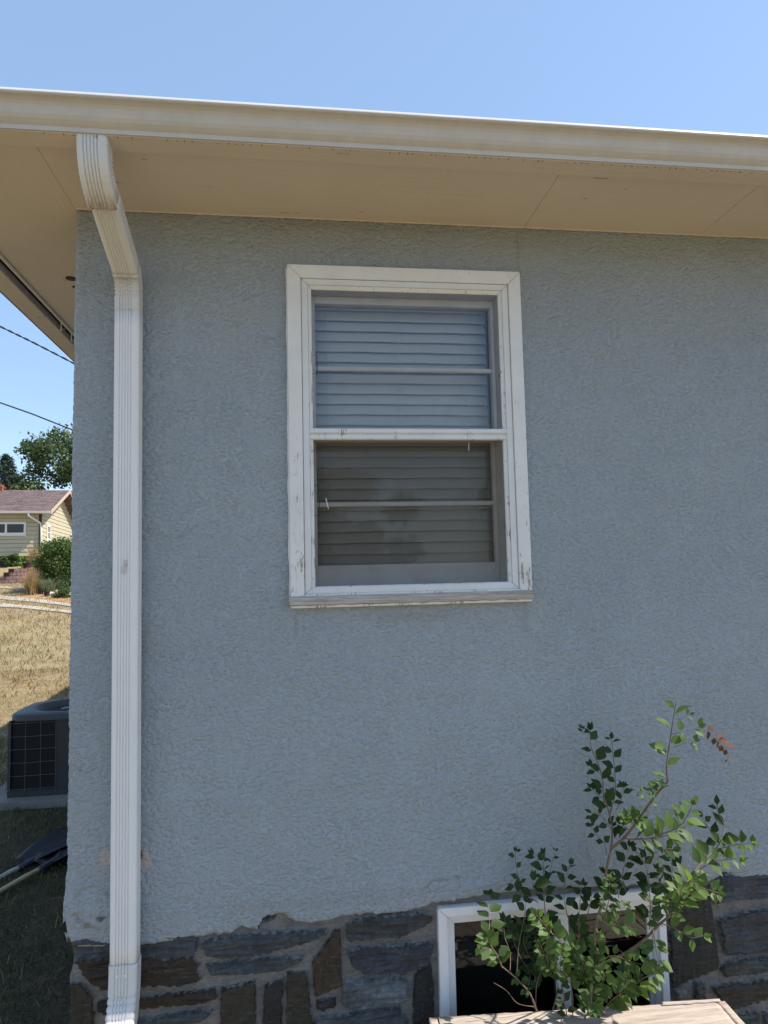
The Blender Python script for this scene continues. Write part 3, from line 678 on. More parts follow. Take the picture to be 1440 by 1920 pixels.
for (poly, c, dz, vert) in polys:
    if poly[:, 0].min() > XW.max(): continue
    qx, qz = XW+jx, ZZ+jz; n = len(poly)
    bb = (XW > poly[:, 0].min()-0.03) & (XW < poly[:, 0].max()+0.03) & (ZZ > poly[:, 1].min()-0.03) & (ZZ < poly[:, 1].max()+0.03) & (S >= 0)
    if not bb.any(): continue
    a = qx[bb]; b = qz[bb]; ins = np.zeros(a.shape, bool); dd = np.full(a.shape, 9.0)
    for i in range(n):
        x0_, z0_ = poly[i]; x1_, z1_ = poly[(i+1) % n]
        cond = ((z0_ > b) != (z1_ > b)); xi = (x1_-x0_)*(b-z0_)/((z1_-z0_) if z1_ != z0_ else 1e-9)+x0_
        ins ^= cond & (a < xi)
        ux, uz = x1_-x0_, z1_-z0_; L = ux*ux+uz*uz+1e-12; t = np.clip(((a-x0_)*ux+(b-z0_)*uz)/L, 0, 1)
        dd = np.minimum(dd, np.hypot(a-x0_-t*ux, b-z0_-t*uz))
    sb = S[bb]; zb = ZZ[bb]; sd_ = int(abs(poly[0, 0])*997) % 97
    if vert: strata = 0.003*pn(sb*70, zb*7, 60+sd_)+0.003*pn(sb*9, zb*5, 61+sd_)
    else: strata = 0.0045*np.tanh(3*pn(sb*9, zb*85, 60+sd_))+0.005*np.tanh(3*pn(sb*6, zb*26, 61+sd_))
    strata = strata+0.0015*pn(sb*110, zb*110, 63)
    sg_ = np.where(ins, dd, -dd)+0.0025; better = sg_ > sdf[bb]; sdf[bb] = np.maximum(sdf[bb], sg_)
    k = np.clip((sg_+0.001)/0.005, 0, 1); k = k*k*(3-2*k)
    ynew = base[bb]*(1-k)+k*(0.004-dz+strata)
    yy[bb] = np.where(better & (k > 0), ynew, yy[bb])
    vv = 1.0*(1+0.35*pn(sb*16, zb*16, 64)[:, None])*np.array(c)[None, :]
    mixk = np.clip(pn(sb*7+sd_, zb*14, 65)*1.4-0.1, 0, 0.4)[:, None]; vv = vv*(1-mixk)+mixk*np.array([0.062, 0.044, 0.028])[None, :]
    tb = tone[bb]; tb[better, :3] = vv[better]; tone[bb] = tb
    ib = isst[bb]; ib[ins] = True; isst[bb] = ib
hp = onY(500, 1727, 0.0); hd_ = np.hypot((XW-hp[0])/0.022, (ZZ-hp[2])/0.012)+0.3*fbm(S*60, ZZ*60, 95, 2); yy = yy+0.045*np.clip((1-hd_)*3, 0, 1)
# exposed brown rubble right under the stucco
rc = 0.02
ang = np.clip((S+rc)/(2*rc), 0, 1)*np.pi/2
px = np.where(S < -rc, X0, np.where(S > rc, X0+S, X0+rc-rc*np.cos(ang))); py = np.where(S < -rc, -S, np.where(S > rc, 0, rc-rc*np.sin(ang)))
nxn = np.where(S < -rc, -1, np.where(S > rc, 0, -np.cos(ang))); nyn = np.where(S < -rc, 0, np.where(S > rc, -1, -np.sin(ang)))
cr = 0.012*pn(ZZ*14, S*3, 91)*np.exp(-(S/0.05)**2)
V = np.stack([px-nxn*(yy-cr), py-nyn*(yy-cr), ZZ], -1).reshape(-1, 3)
ns, nz = S.shape; I = np.arange(ns*nz).reshape(ns, nz)
cx, cz = XW[:-1, :-1], ZZ[:-1, :-1]
okf = ~((cx > 0.412) & (cx < 1.112) & (cz > 0.20) & (cz < 0.708))
st = isst[:-1, :-1] & isst[1:, :-1] & isst[1:, 1:] & isst[:-1, 1:]
def sub(okm, name, mat, parent):
    F = np.stack([I[:-1, :-1][okm], I[1:, :-1][okm], I[1:, 1:][okm], I[:-1, 1:][okm]], 1)
    used = np.unique(F); mp = np.full(len(V), -1); mp[used] = np.arange(len(used))
    me = grid_mesh(V[used], mp[F], name)
    tt = tone.reshape(-1, 4)[used].copy(); tt[:, 3] = 1
    at = me.color_attributes.new('tone', 'FLOAT_COLOR', 'POINT'); at.data.foreach_set('color', tt.ravel())
    a2 = me.attributes.new('sdf', 'FLOAT', 'POINT'); a2.data.foreach_set('value', sdf.reshape(-1)[used]*50+0.5)
    return link(name, me, mat, parent, True)
fo = sub(okf & ~st, 'foundation', 'masonry', house); sub(okf & st, 'stonework', 'masonry', fo)
mb = MB(); mb.box(X0+3.07, X1, 0.02, 0.14, 0, 0.71); mb.box(X0+0.02, X0+0.14, 0.29, YB, 0, 0.71)
mb.box(X0+0.06, 0.40, 0.05, 0.14, 0, 0.74); mb.box(1.125, X0+3.07, 0.05, 0.14, 0, 0.74); mb.box(0.40, 1.125, 0.05, 0.14, 0.0, 0.20)
mb.build('footing', 'mortar', fo)
# slate chip wedged at the corner and loose bits in the broken patch
mb = MB()
mb.add([(X0-0.020, 0.01, 0.742), (X0+0.002, -0.004, 0.768), (X0+0.008, 0.0, 0.735), (X0-0.016, 0.045, 0.742), (X0+0.002, 0.03, 0.770), (X0+0.01, 0.03, 0.735)], [(0, 1, 2), (3, 5, 4), (0, 3, 4, 1), (1, 4, 5, 2), (0, 2, 5, 3)])
o = mb.build('slate_chip', 'stone', fo)

# ---- soffit, fascia, gutter, roof
G = 0.0009
mb = MB()
cuts = [X0+0.0, 0.757, 1.374, 2.05, 3.27, 4.49, 5.7, 6.9, 8.1, X1+0.3]
for a, b in zip(cuts[:-1], cuts[1:]): mb.box(a+G/2, b-G/2, ES, 0.03, SZ, SZ+0.012)
so_ = mb.build('soffit', 'soffit_front', house, 0.0006)
mb = MB()
for a, b in [(-0.395, 1.9), (1.9, 4.3), (4.3, 6.7), (6.7, YB+0.3)]: mb.box(-0.982, X0-G/2, a+G/2, b-G/2, SZ+0.0005, SZ+0.012)
mb.build('soffit', 'soffit_side', house, 0.0006)
mb = MB(); mb.box(-1.10, X1+0.3, ES-0.004, ES+0.001, SZ+0.0125, SZ+0.07); mb.box(-1.0, X1+0.3, ES+0.002, 0.03, SZ+0.013, SZ+0.03)
mb.box(-1.026, -0.982, -0.39, YB+0.3, SZ+0.016, SZ+0.03)
mb.build('soffit_backing', 'dark_gap', house)
mb = MB(); mb.tube([(-0.990, -0.39, SZ-0.001), (-0.990, YB+0.3, SZ-0.001)], 0.0075, 8)
mb.build('soffit_molding', 'gutter_metal', house, smooth=True)
mb = MB(); mb.box(-1.105, -1.028, -0.40, 1.02, SZ-0.012, SZ+0.12); mb.box(-1.105, -1.028, 1.022, YB+0.35, SZ-0.012, SZ+0.12)
mb.build('fascia', 'soffit_side', house, 0.002)
mb = MB(); mb.box(-1.118, -1.1055, -0.40, YB+0.35, SZ-0.004, SZ+0.13)
mb.build('drip_edge', 'brown_metal', house)
mb = MB()
for y0, sg in ((0.98, 1), (1.12, -1)):
    mb.tube([(-0.998, y0, SZ+0.010), (-1.006, y0+0.03, SZ-0.004), (-1.016, y0+0.06, SZ-0.018), (-1.012, y0+0.10, SZ+0.006)], 0.0022, 6)
mb.build('loose_wire', 'cord', house)
for u, v, r_ in ((133, 522, 0.012), (141, 538, 0.007)):
    mb = MB(); p = onZ(u, v, SZ); mb.tube([(p[0], p[1], SZ-0.002), (p[0], p[1], SZ+0.006)], [r_*1.6, r_*1.6], 20)
    mb.build('soffit_vent', 'brown_post', house)
# ragged paint line where wall meets soffit, and the row of little dark nail marks under the gutter
mb = MB(); pts = []; rs = []
for i in range(420):
    x = X0+0.004+i*0.0075; pts.append((x, -0.0045, SZ-0.0005)); rs.append(0.0018+0.0016*abs(math.sin(i*0.37)*math.sin(i*1.13))+random.uniform(0, 0.0012))
mb.tube(pts, rs, 6); mb.build('paint_line', 'soffit_front', house, smooth=True)
mb = MB()
for i in range(110):
    x = -0.6+i*0.021+random.uniform(-0.005, 0.005)
    if random.random() < 0.6: mb.box(x, x+0.0022, -0.394+random.uniform(0, 0.003), -0.388, 2.8088, 2.8096)
o = mb.build('nail_mark', 'brown_metal', house); tag(o, kind='stuff')
# gutter, K profile (y, z)
gp = [(-0.400, 2.812), (-0.4015, 2.8225), (-0.408, 2.826), (-0.416, 2.832), (-0.422, 2.840), (-0.4255, 2.850), (-0.428, 2.858), (-0.433, 2.864), (-0.441, 2.868), (-0.4495, 2.870),
      (-0.4525, 2.8725), (-0.4528, 2.875), (-0.4505, 2.880), (-0.4465, 2.8845), (-0.442, 2.885), (-0.4435, 2.875), (-0.436, 2.872), (-0.424, 2.860), (-0.416, 2.838), (-0.398, 2.827), (-0.396, 2.816), (-0.338, 2.816), (-0.338, 2.90), (-0.335, 2.90), (-0.335, 2.812)]
mb = MB()
for a, b in ((-1.14, 2.86), (2.861, X1+0.3)): mb.prism(gp, a, b)
gu = mb.build('gutter', 'gutter_metal', house)
mb = MB(); mb.box(-1.10, X1+0.3, -0.3955, -0.332, 2.8095, 2.8115); mb.build('frieze_board', 'soffit_front', house)
mb = MB()
zt = SZ+0.0
# hip roof deck with a shingle edge
rx0, rx1, ry0, ry1 = -1.125, X1+0.35, -0.36, YB+0.38; ze = 2.872; rise = (ry1-ry0)/2*0.30; mid = (ry0+ry1)/2; off = (ry1-ry0)/2
A = [(rx0, ry0, ze), (rx1, ry0, ze), (rx1, ry1, ze), (rx0, ry1, ze), (rx0+off, mid, ze+rise), (rx1-off, mid, ze+rise)]
B = [(x, y, z+0.03) for x, y, z in A]
mb.add(A+B, [(6, 7, 11, 10), (7, 8, 11), (8, 9, 10, 11), (9, 6, 10), (0, 1, 7, 6), (1, 2, 8, 7), (2, 3, 9, 8), (3, 0, 6, 9), (0, 4, 5, 1), (1, 5, 2), (2, 5, 4, 3), (3, 4, 0)])
mb.build('roof', 'shingle', house)

# ---- downspout
def dprof(wd=0.069, dp=0.055, r=0.009, g=1.0):
    pts = []
    hw, hd = wd/2, dp/2
    def arc(cx, cy, a0, a1):
        for k in range(5):
            a = a0+(a1-a0)*k/4; pts.append((cx+r*math.cos(a), cy+r*math.sin(a)))
    # b>0 is the outward (front) face; start front-left going right with flutes
    arc(-hw+r, hd-r, math.pi, math.pi/2)
    for fx in (-0.27, -0.155, -0.04, 0.075, 0.185):
        x = fx*wd
        pts.extend([(x-0.0026, hd), (x-0.0012, hd-0.0036*g), (x+0.0012, hd-0.0036*g), (x+0.0026, hd)])
    arc(hw-r, hd-r, math.pi/2, 0)
    for fy in (0.12, -0.12):
        y = fy*dp; pts.extend([(hw, y+0.003), (hw-0.0018*g, y), (hw, y-0.003)])
    arc(hw-r, -hd+r, 0, -math.pi/2)
    arc(-hw+r, -hd+r, -math.pi/2, -math.pi)
    for fy in (-0.12, 0.12):
        y = fy*dp; pts.extend([(-hw, y-0.003), (-hw+0.0018*g, y), (-hw, y+0.003)])
    return pts
def sweep(name, path, xc, wd, dp, mat, parent, crease=(), g=1.0, stain=None, x_shift=0.0, sc0=1.0, sc1=1.0, open_end=True):
    """path: (y, z) centre line from top to bottom; crease: indices along the path with a pleat"""
    prof = dprof(wd, dp, 0.009, g); n = len(prof); V = []; st = []
    for i, (y, z) in enumerate(path):
        a = path[max(i-1, 0)]; b = path[min(i+1, len(path)-1)]
        t = Vector((b[0]-a[0], b[1]-a[1])).normalized()
        nrm = Vector((t.y, -t.x))       # outward (towards -y for a downward path)
        f = i/(len(path)-1); sc = sc0+(sc1-sc0)*f
        kk = 0.0036 if i in crease else 0.0
        for (p, q) in prof:
            q2 = q*sc
            inner = 1.0 if crease and crease_side*q > -dp*0.1 else 0.25
            q2 -= math.copysign(kk*inner, q2); p2 = p*sc-math.copysign(kk*0.6*inner, p)
            V.append((xc+x_shift*f+p2, y+nrm.x*q2, z+nrm.y*q2)); st.append(stain(f) if stain else 0.0)
    F = [(i*n+k, i*n+(k+1) % n, (i+1)*n+(k+1) % n, (i+1)*n+k) for i in range(len(path)-1) for k in range(n)]
    # a short return inside each open end gives the metal a thickness
    me = bpy.data.meshes.new(name); me.from_pydata(V, [], F)
    at = me.color_attributes.new('stain', 'FLOAT_COLOR', 'POINT'); at.data.foreach_set('color', np.repeat(np.array(st), 4))
    me.update(); o = link(name, me, mat, parent, True)
    md = o.modifiers.new('t', 'SOLIDIFY'); md.thickness = 0.0012; md.offset = -1
    me.set_sharp_from_angle(angle=R(38)); return o
crease_side = 1
def bez(p0, p1, p2, p3, n):
    return [tuple((1-t)**3*np.array(p0)+3*(1-t)**2*t*np.array(p1)+3*(1-t)*t*t*np.array(p2)+t**3*np.array(p3)) for t in np.linspace(0, 1, n)]
DX = -0.4765
ds = sweep('downspout', [(-0.045, z) for z in np.linspace(2.497, 0.655, 30)], DX+0.0, 0.069, 0.055, 'painted_metal', house, x_shift=0.004, g=0.8)
p1 = bez((-0.365, 2.814), (-0.365, 2.745), (-0.352, 2.724), (-0.285, 2.698), 33)
crease_side = -1
sweep('elbow', p1, -0.4885, 0.0735, 0.0595, 'elbow_metal', ds, crease=(9, 12, 15, 18, 21, 24, 27), g=0.9, stain=lambda f: max(0, (f-0.72)/0.28)**1.5*1.0, x_shift=0.003)
sweep('offset_pipe', [tuple(np.array((-0.297, 2.703))*(1-t)+np.array((-0.068, 2.6065))*t) for t in np.linspace(0, 1, 12)], -0.4815, 0.069, 0.055, 'elbow_metal', ds, g=0.6, stain=lambda f: max(0, 0.25-f)*1.2+max(0, f-0.93)*3, x_shift=0.004)
p2 = bez((-0.082, 2.6125), (-0.052, 2.598), (-0.045, 2.575), (-0.045, 2.488), 29)
crease_side = 1
sweep('elbow', p2, -0.4775, 0.0725, 0.0585, 'elbow_metal', ds, crease=(8, 10, 12, 14, 16, 18, 20, 22), g=0.7, stain=lambda f: 0.55*max(0, 1-f*14)+0.10, x_shift=0.001, sc1=0.945)
p3 = bez((-0.045, 0.675), (-0.045, 0.585), (-0.062, 0.545), (-0.135, 0.490), 29)+[(-0.175, 0.460), (-0.23, 0.425)]
sweep('elbow', p3, -0.4725, 0.0735, 0.0585, 'elbow_metal', ds, crease=(11, 14, 17, 20, 23), g=0.7, stain=lambda f: 0.06, sc0=1.0)
mb = MB()
for u, v, yy_ in ((230, 1820, -0.0755), ):
    pass
for x in (-0.486, -0.4655):
    mb.tube([(x, -0.0742, 0.648), (x, -0.0765, 0.648)], [0.0042, 0.0035], 14)
mb.build('rivet', 'painted_metal', ds, smooth=False)
p = onZ(170, 250, 2.806); mb = MB(); mb.tube([(-0.478, -0.3945, 2.806), (-0.478, -0.398, 2.805)], [0.0036, 0.0026], 12); mb.build('screw', 'screw_metal', ds)
# strap tab on the pipe
q = onY(232, 1058, -0.074)
mb = MB(); mb.add([(q[0]-0.006, -0.0735, q[2]-0.024), (q[0]+0.005, -0.0735, q[2]-0.025), (q[0]+0.011, -0.0735, q[2]+0.012), (q[0]+0.0, -0.0735, q[2]+0.012),
    (q[0]-0.006, -0.0765, q[2]-0.024), (q[0]+0.005, -0.0765, q[2]-0.025), (q[0]+0.011, -0.0748, q[2]+0.012), (q[0], -0.0748, q[2]+0.012)], [(4, 5, 6, 7), (0, 1, 5, 4), (1, 2, 6, 5), (2, 3, 7, 6), (3, 0, 4, 7)])
mb.tube([(q[0]+0.002, -0.0755, q[2]-0.003), (q[0]+0.002, -0.0785, q[2]-0.003)], 0.003, 10)
mb.build('strap_clip', 'gutter_metal', ds)

# ---- main window
mb = MB()
OX0, OX1, OZ0, OZ1 = -0.014, 0.730, 1.640, 2.665
# casing: sides and head with mitres (bottom member is covered by the sill)
mitred(mb, (OX0, OX1, OZ0-0.03, OZ1), (0.028, 0.690, 1.650, 2.6235), -0.022, 0.03)
win = mb.build('window', 'trim', house, 0.0012)
mb = MB(); mitred(mb, (0.0293, 0.6887, 1.6505, 2.6224), (0.049, 0.669, 1.668, 2.604), -0.0165, 0.03); mb.build('blind_stop', 'blindstop', win, 0.001)
# sill, worn grey wood, slightly rounded and sloping
mb = MB()
xs_ = np.linspace(-0.017, 0.731, 40); top = []; 
for i, x in enumerate(xs_):
    j = 0.0006*math.sin(i*1.7)+0.0006*math.sin(i*4.1)
    top.append([(x, 0.02, 1.650), (x, -0.026, 1.6445+j*0.3), (x, -0.031+j, 1.640), (x, -0.031+j, 1.620+j), (x, -0.024, 1.6165+j*1.6), (x, 0.02, 1.618)])
V = [p for r_ in top for p in r_]; F = [(i*6+k, i*6+(k+1) % 6, (i+1)*6+(k+1) % 6, (i+1)*6+k) for i in range(39) for k in range(6)]+[tuple(range(6)), tuple(39*6+k for k in range(6))]
mb.add(V, F); mb.build('sill', 'sill_wood', win)
# storm frame stops, bevelled inwards
mb = MB(); mitred(mb, (0.0495, 0.6685, 2.140, 2.6035), (0.060, 0.6585, 2.152, 2.593), -0.0135, 0.02, -0.006); mb.build('upper_storm_frame', 'stop', win, 0.0006)
mb = MB(); mitred(mb, (0.0495, 0.6685, 1.6505, 2.1385), (0.060, 0.6585, 1.672, 2.122), -0.0135, 0.02, -0.006); mb.build('screen_frame', 'stop', win, 0.0006)
mb = MB()
for z0, z1, yf in ((2.1365, 2.1535, -0.019), (2.1175, 2.1345, -0.017)):
    mb.add([(0.046, yf+0.006, z0), (0.672, yf+0.006, z0), (0.672, yf+0.006, z1), (0.046, yf+0.006, z1), (0.052, yf, z0+0.003), (0.666, yf, z0+0.003), (0.666, yf, z1-0.003), (0.052, yf, z1-0.003),
            (0.046, -0.004, z0), (0.672, -0.004, z0), (0.672, -0.004, z1), (0.046, -0.004, z1)],
           [(4, 5, 6, 7), (0, 1, 5, 4), (1, 2, 6, 5), (2, 3, 7, 6), (3, 0, 4, 7), (0, 8, 9, 1), (1, 9, 10, 2), (2, 10, 11, 3), (3, 11, 8, 0), (8, 11, 10, 9)])
mb.build('meeting_rail', 'stop', win, 0.0008)
mb = MB(); mb.box(0.050, 0.668, -0.019, -0.012, 1.650, 1.6695); mb.build('bottom_rail', 'blindstop', win, 0.002)
mb = MB(); mb.add([(0.055, 0.0, 2.145), (0.664, 0.0, 2.145), (0.664, 0.0, 2.60), (0.055, 0.0, 2.60)], [(0, 1, 2, 3)]); mb.build('storm_glass', 'glass', win)
mb = MB(); mb.add([(0.055, 0.002, 1.66), (0.664, 0.002, 1.66), (0.664, 0.002, 2.13), (0.055, 0.002, 2.13)], [(0, 1, 2, 3)]); mb.build('insect_screen', 'insect_screen', win)
# jambs (reveal), header, inner sill
mb = MB(); mb.box(0.03, 0.0595, 0.021, 0.119, 1.63, 2.65); mb.box(0.659, 0.69, 0.021, 0.119, 1.63, 2.65); mb.box(0.0595, 0.659, 0.021, 0.119, 2.594, 2.65); mb.box(0.0595, 0.659, 0.021, 0.119, 1.63, 1.668)
mb.build('jamb', 'jamb_paint', win, 0.001)
def sash(name, x0, x1, z0, z1, y0, y1, sw, tw, bw, mz):
    s = MB(); s.box(x0, x0+sw, y0, y1, z0, z1); s.box(x1-sw, x1, y0, y1, z0, z1); s.box(x0+sw+0.0003, x1-sw-0.0003, y0+0.0005, y1, z1-tw, z1); s.box(x0+sw+0.0003, x1-sw-0.0003, y0+0.0005, y1, z0, z0+bw)
    o = s.build(name, 'sash_paint', win, 0.0012)
    s = MB(); s.box(x0+sw, x1-sw, y0+0.004, y1-0.004, mz-0.0065, mz+0.0065); s.build('muntin', 'muntin_paint', o, 0.0018)
    s = MB(); ym = (y0+y1)/2+0.004; s.add([(x0+sw-0.004, ym, z0+bw-0.004), (x1-sw+0.004, ym, z0+bw-0.004), (x1-sw+0.004, ym, z1-tw+0.004), (x0+sw-0.004, ym, z1-tw+0.004)], [(0, 1, 2, 3)]); s.build('pane', 'sash_glass', o)
    return o
sash('upper_sash', 0.0605, 0.658, 2.13, 2.593, 0.046, 0.076, 0.011, 0.024, 0.03, 2.359)
lo = sash('lower_sash', 0.0605, 0.658, 1.669, 2.155, 0.080, 0.106, 0.011, 0.026, 0.066, 1.928)
# spring balance wires and latch pieces on the left stile
for za, zb_ in ((2.40, 2.34), (1.985, 1.89)):
    mb = MB(); mb.tube([(0.060, 0.047, za), (0.076, 0.047, za), (0.0775, 0.047, (za+zb_)/2), (0.077, 0.047, zb_), (0.060, 0.047, zb_)], 0.0012, 6)
    mb.build('sash_clip', 'dark_metal', win)
# gouge flakes on the left stop
for z0, z1 in ((2.395, 2.34), (2.29, 2.22)):
    mb = MB(); mb.add([(0.0585, -0.0125, z0), (0.064, -0.0145, z0-0.008), (0.0625, -0.013, z1), (0.057, -0.0120, z1+0.02)], [(0, 1, 2, 3)])
    mb.build('paint_flake', 'sill_wood', win)
mb = MB(); mb.tube([onY(611, 934, -0.002), onY(613, 943, -0.004), onY(616, 954, -0.003)], 0.0013, 6); mb.build('straw_bit', 'cord', win); mb = MB(); mb.tube([onY(879, 829, -0.002), onY(879, 845, -0.003)], 0.0009, 6)
mb.build('straw_bit', 'cord', win)
# rotten lower right corner of the casing
mb = MB()
for k in range(10):
    x = 0.700+random.uniform(-0.006, 0.022); z = 1.655+random.uniform(0, 0.05); hh = random.uniform(0.012, 0.035); wd = random.uniform(0.002, 0.004)
    mb.add([(x, -0.0225, z), (x+wd, -0.0228, z), (x+wd*0.6, -0.0262, z+hh), (x, -0.0228, z+hh*0.9)], [(0, 1, 2, 3)])
mb.build('splinter', 'sill_wood', win)
# caulk bead down the left edge of the casing and under the sill
for x, sg in ((-0.0155, 0), (0.731, 1)):
    pts = []; rs = []; mb = MB()
    for i in range(60):
        z = 1.63+i*(1.03/59); k = 0.5+0.5*math.sin(i*0.9+sg)*math.sin(i*0.23)
        pts.append((x+0.0006*math.sin(i*0.5), -0.003, z)); rs.append(0.0018+0.0026*k*(1 if z < 2.2 else 0.3)+random.uniform(0, 0.0008))
    mb.tube(pts, rs, 7)
    mb.build('caulk_bead', 'sash_paint', win, smooth=True)

# ---- basement window
mb = MB()
BX0, BX1, BZ0, BZ1 = 0.4065, 1.1195, 0.215, 0.715
mitred(mb, (BX0, BX1, BZ0, BZ1), (0.434, 1.096, 0.245, 0.690), -0.006, 0.05); bw = mb.build('basement_window', 'vinyl', house, 0.0015)
mb = MB(); mitred(mb, (0.4345, 1.0955, 0.2455, 0.6895), (0.458, 1.0875, 0.27, 0.6625), 0.004, 0.045, 0.012); mb.build('inner_frame', 'vinyl', bw, 0.001)
mb = MB(); mb.box(0.768, 0.803, 0.010, 0.04, 0.272, 0.662); mb.build('mullion', 'vinyl', bw, 0.002)
mb = MB(); mitred(mb, (0.8035, 1.087, 0.271, 0.6615), (0.818, 1.074, 0.285, 0.648), 0.026, 0.044); mb.build('sliding_sash', 'vinyl', bw, 0.001)
mb = MB(); mb.add([(0.457, 0.020, 0.27), (0.77, 0.020, 0.27), (0.77, 0.020, 0.663), (0.457, 0.020, 0.663)], [(0, 1, 2, 3)]); mb.add([(0.80, 0.034, 0.27), (1.09, 0.034, 0.27), (1.09, 0.034, 0.663), (0.80, 0.034, 0.663)], [(0, 1, 2, 3)])
mb.build('pane', 'cellar_glass', bw)
mb = MB(); mb.box(0.457, 0.472, 0.040, 0.043, 0.572, 0.592); mb.build('sticker', 'vinyl', bw)
simple('cellar_board', (0.055, 0.065, 0.06), 0.8, 0.2)
mb = MB(); mb.box(0.474, 0.74, 0.16, 0.18, 0.1, 0.535); mb.build('inner_board', 'cellar_board', bw)
mb = MB(); mb.box(X0+0.14, 2.2, 1.6, 1.7, 0, 0.75); mb.box(0.85, 1.12, 0.30, 0.32, 0.52, 0.60); mb.build('cellar_wall', 'cellar_board', house); mb = MB(); mb.box(X0+0.15, 2.2, 0.14, 1.59, 0.706, 0.716); mb.build('cellar_ceiling', 'cellar_board', house)

# ------------------------------------------------------------------ blind (hangs inside the window)
bl = thing('window_blind', (0.36, 0.13, 1.70), 'closed white horizontal slat blind hanging behind the double-hung window glass', 'window blind')
mb = MB(); z = 2.600; k = 0
while z > 1.69:
    sag = 0.0004*math.sin(k*2.1)+(0.0022 if z < 1.95 else 0)*math.sin(k*1.3); tilt = R(66+1.5*math.sin(k*1.9))
    hw = 0.0212; dy, dz = hw*math.cos(tilt), hw*math.sin(tilt)
    n = 6; V = []; N = 9
    for i in range(N):
        x = 0.066+(0.652-0.066)*i/(N-1); sg = sag*math.sin(math.pi*i/(N-1))+0.0008*math.sin(i*1.9+k)
        for j in range(n):
            t = -1+2*j/(n-1); b = 0.0022*(1-t*t)
            V.append((x, 0.136+dy*t-b*math.sin(tilt), z+sg-dz*t*-1-b*math.cos(tilt)*0))
    F = [(i*n+j, i*n+j+1, (i+1)*n+j+1, (i+1)*n+j) for i in range(N-1) for j in range(n-1)]
    mb.add(V, F); z -= 0.0352; k += 1
sl = mb.build('slats', 'slat', bl, smooth=True); md = sl.modifiers.new('t', 'SOLIDIFY'); md.thickness = 0.0016
for u in (617, 750, 880):
    p = onY(u, 800, 0.112); mb = MB(); mb.tube([(p[0], 0.1125, 2.60), (p[0]+0.0008, 0.112, 2.2), (p[0], 0.1125, 1.70)], 0.0009, 6); mb.build('ladder_cord', 'cord', bl)
mb = MB(); mb.tube([(0.56+0.004*math.sin(i*0.9), 0.110, 2.50-i*0.02) for i in range(19)], 0.0009, 6); mb.build('pull_cord', 'cord', bl)
mb = MB(); mb.box(0.064, 0.654, 0.115, 0.16, 2.600, 2.64); mb.build('headrail', 'slat', bl, 0.001)

# ------------------------------------------------------------------ weathered wooden box in front of the basement window
bx = thing('wooden_box', (0.78, -0.3, 0), 'weathered grey-brown wooden box with a cracked plank top, under the leafy shrub', 'wooden box')
def plank(name, c, L, W, T, rz=0.0, bow=0.0, parent=bx, seed=1, chips=True):
    n, m = 60, 14; V = []; r = np.random.default_rng(seed)
    for f in (1, -1):
        for i in range(n):
            for j in range(m):
                x = -L/2+L*i/(n-1); y = -W/2+W*j/(m-1)
                e = min(x+L/2, L/2-x, y+W/2, W/2-y); rd = 0.003*max(0, 1-e/0.006)**2
                zz_ = f*(T/2-rd)+(0.0012*pn(x*6, y*90, seed)+0.0007*pn(x*30, y*160, seed+1) if f > 0 else 0)
                if j in (0, m-1): y += 0.0018*pn(x*40, j, seed+2)
                if i in (0, n-1): x += 0.003*pn(i, y*60, seed+3)
                V.append((c[0]+x*math.cos(rz)-y*math.sin(rz), c[1]+x*math.sin(rz)+y*math.cos(rz), c[2]+zz_+bow*(x/L)**2))
    I = np.arange(n*m).reshape(n, m); F = []
    for i in range(n-1):
        for j in range(m-1):
            F.append((I[i, j], I[i+1, j], I[i+1, j+1], I[i, j+1])); k = n*m; F.append((I[i, j]+k, I[i, j+1]+k, I[i+1, j+1]+k, I[i+1, j]+k))
    k = n*m
    for i in range(n-1): F += [(I[i, 0], I[i, 0]+k, I[i+1, 0]+k, I[i+1, 0]), (I[i, m-1], I[i+1, m-1], I[i+1, m-1]+k, I[i, m-1]+k)]
    for j in range(m-1): F += [(I[0, j], I[0, j+1], I[0, j+1]+k, I[0, j]+k), (I[n-1, j], I[n-1, j]+k, I[n-1, j+1]+k, I[n-1, j+1])]
    me = bpy.data.meshes.new(name); me.from_pydata(V, [], [tuple(int(a) for a in f) for f in F]); me.update()
    return link(name, me, 'grey_wood', parent)
BZ = 0.455
pl = onZ(820, 1905, BZ+0.012); pr_ = onZ(1345, 1875, BZ+0.012)
rzb = math.atan2(pr_[1]-pl[1], pr_[0]-pl[0]); Lb = math.hypot(pr_[0]-pl[0], pr_[1]-pl[1])
dirx = np.array([math.cos(rzb), math.sin(rzb)]); diry = np.array([-math.sin(rzb), math.cos(rzb)])
def bpt(a, b): return np.array([pl[0], pl[1]])+dirx*a+diry*b
for k, (w_, b0) in enumerate(((0.14, 0), (0.14, -0.146), (0.14, -0.292))):
    c = bpt(Lb/2, b0-w_/2); plank('top_plank', (c[0], c[1], BZ), Lb-0.006+0.01*k, w_, 0.024, rzb, seed=20+k)
c = bpt(Lb-0.08, -0.007); plank('split_strip', (c[0], c[1], BZ+0.0145), 0.17, 0.012, 0.008, rzb+0.01, seed=31)
for a, sgn in ((-0.012, -1), (Lb+0.011, 1)):
    c = bpt(a, -0.215); plank('end_board', (c[0], c[1], BZ-0.004), 0.022, 0.43, 0.030, rzb, seed=33+sgn)
    c = bpt(a-sgn*0.004, -0.215)
    mb = MB(); q = [bpt(a-0.011, -0.01), bpt(a+0.011, -0.01), bpt(a+0.011, -0.42), bpt(a-0.011, -0.42)]
    mb.add([(p[0], p[1], 0.0) for p in q]+[(p[0], p[1], BZ-0.021) for p in q], [(0, 1, 2, 3), (4, 7, 6, 5), (0, 4, 5, 1), (1, 5, 6, 2), (2, 6, 7, 3), (3, 7, 4, 0)]); mb.build('side_board', 'grey_wood', bx, 0.002)
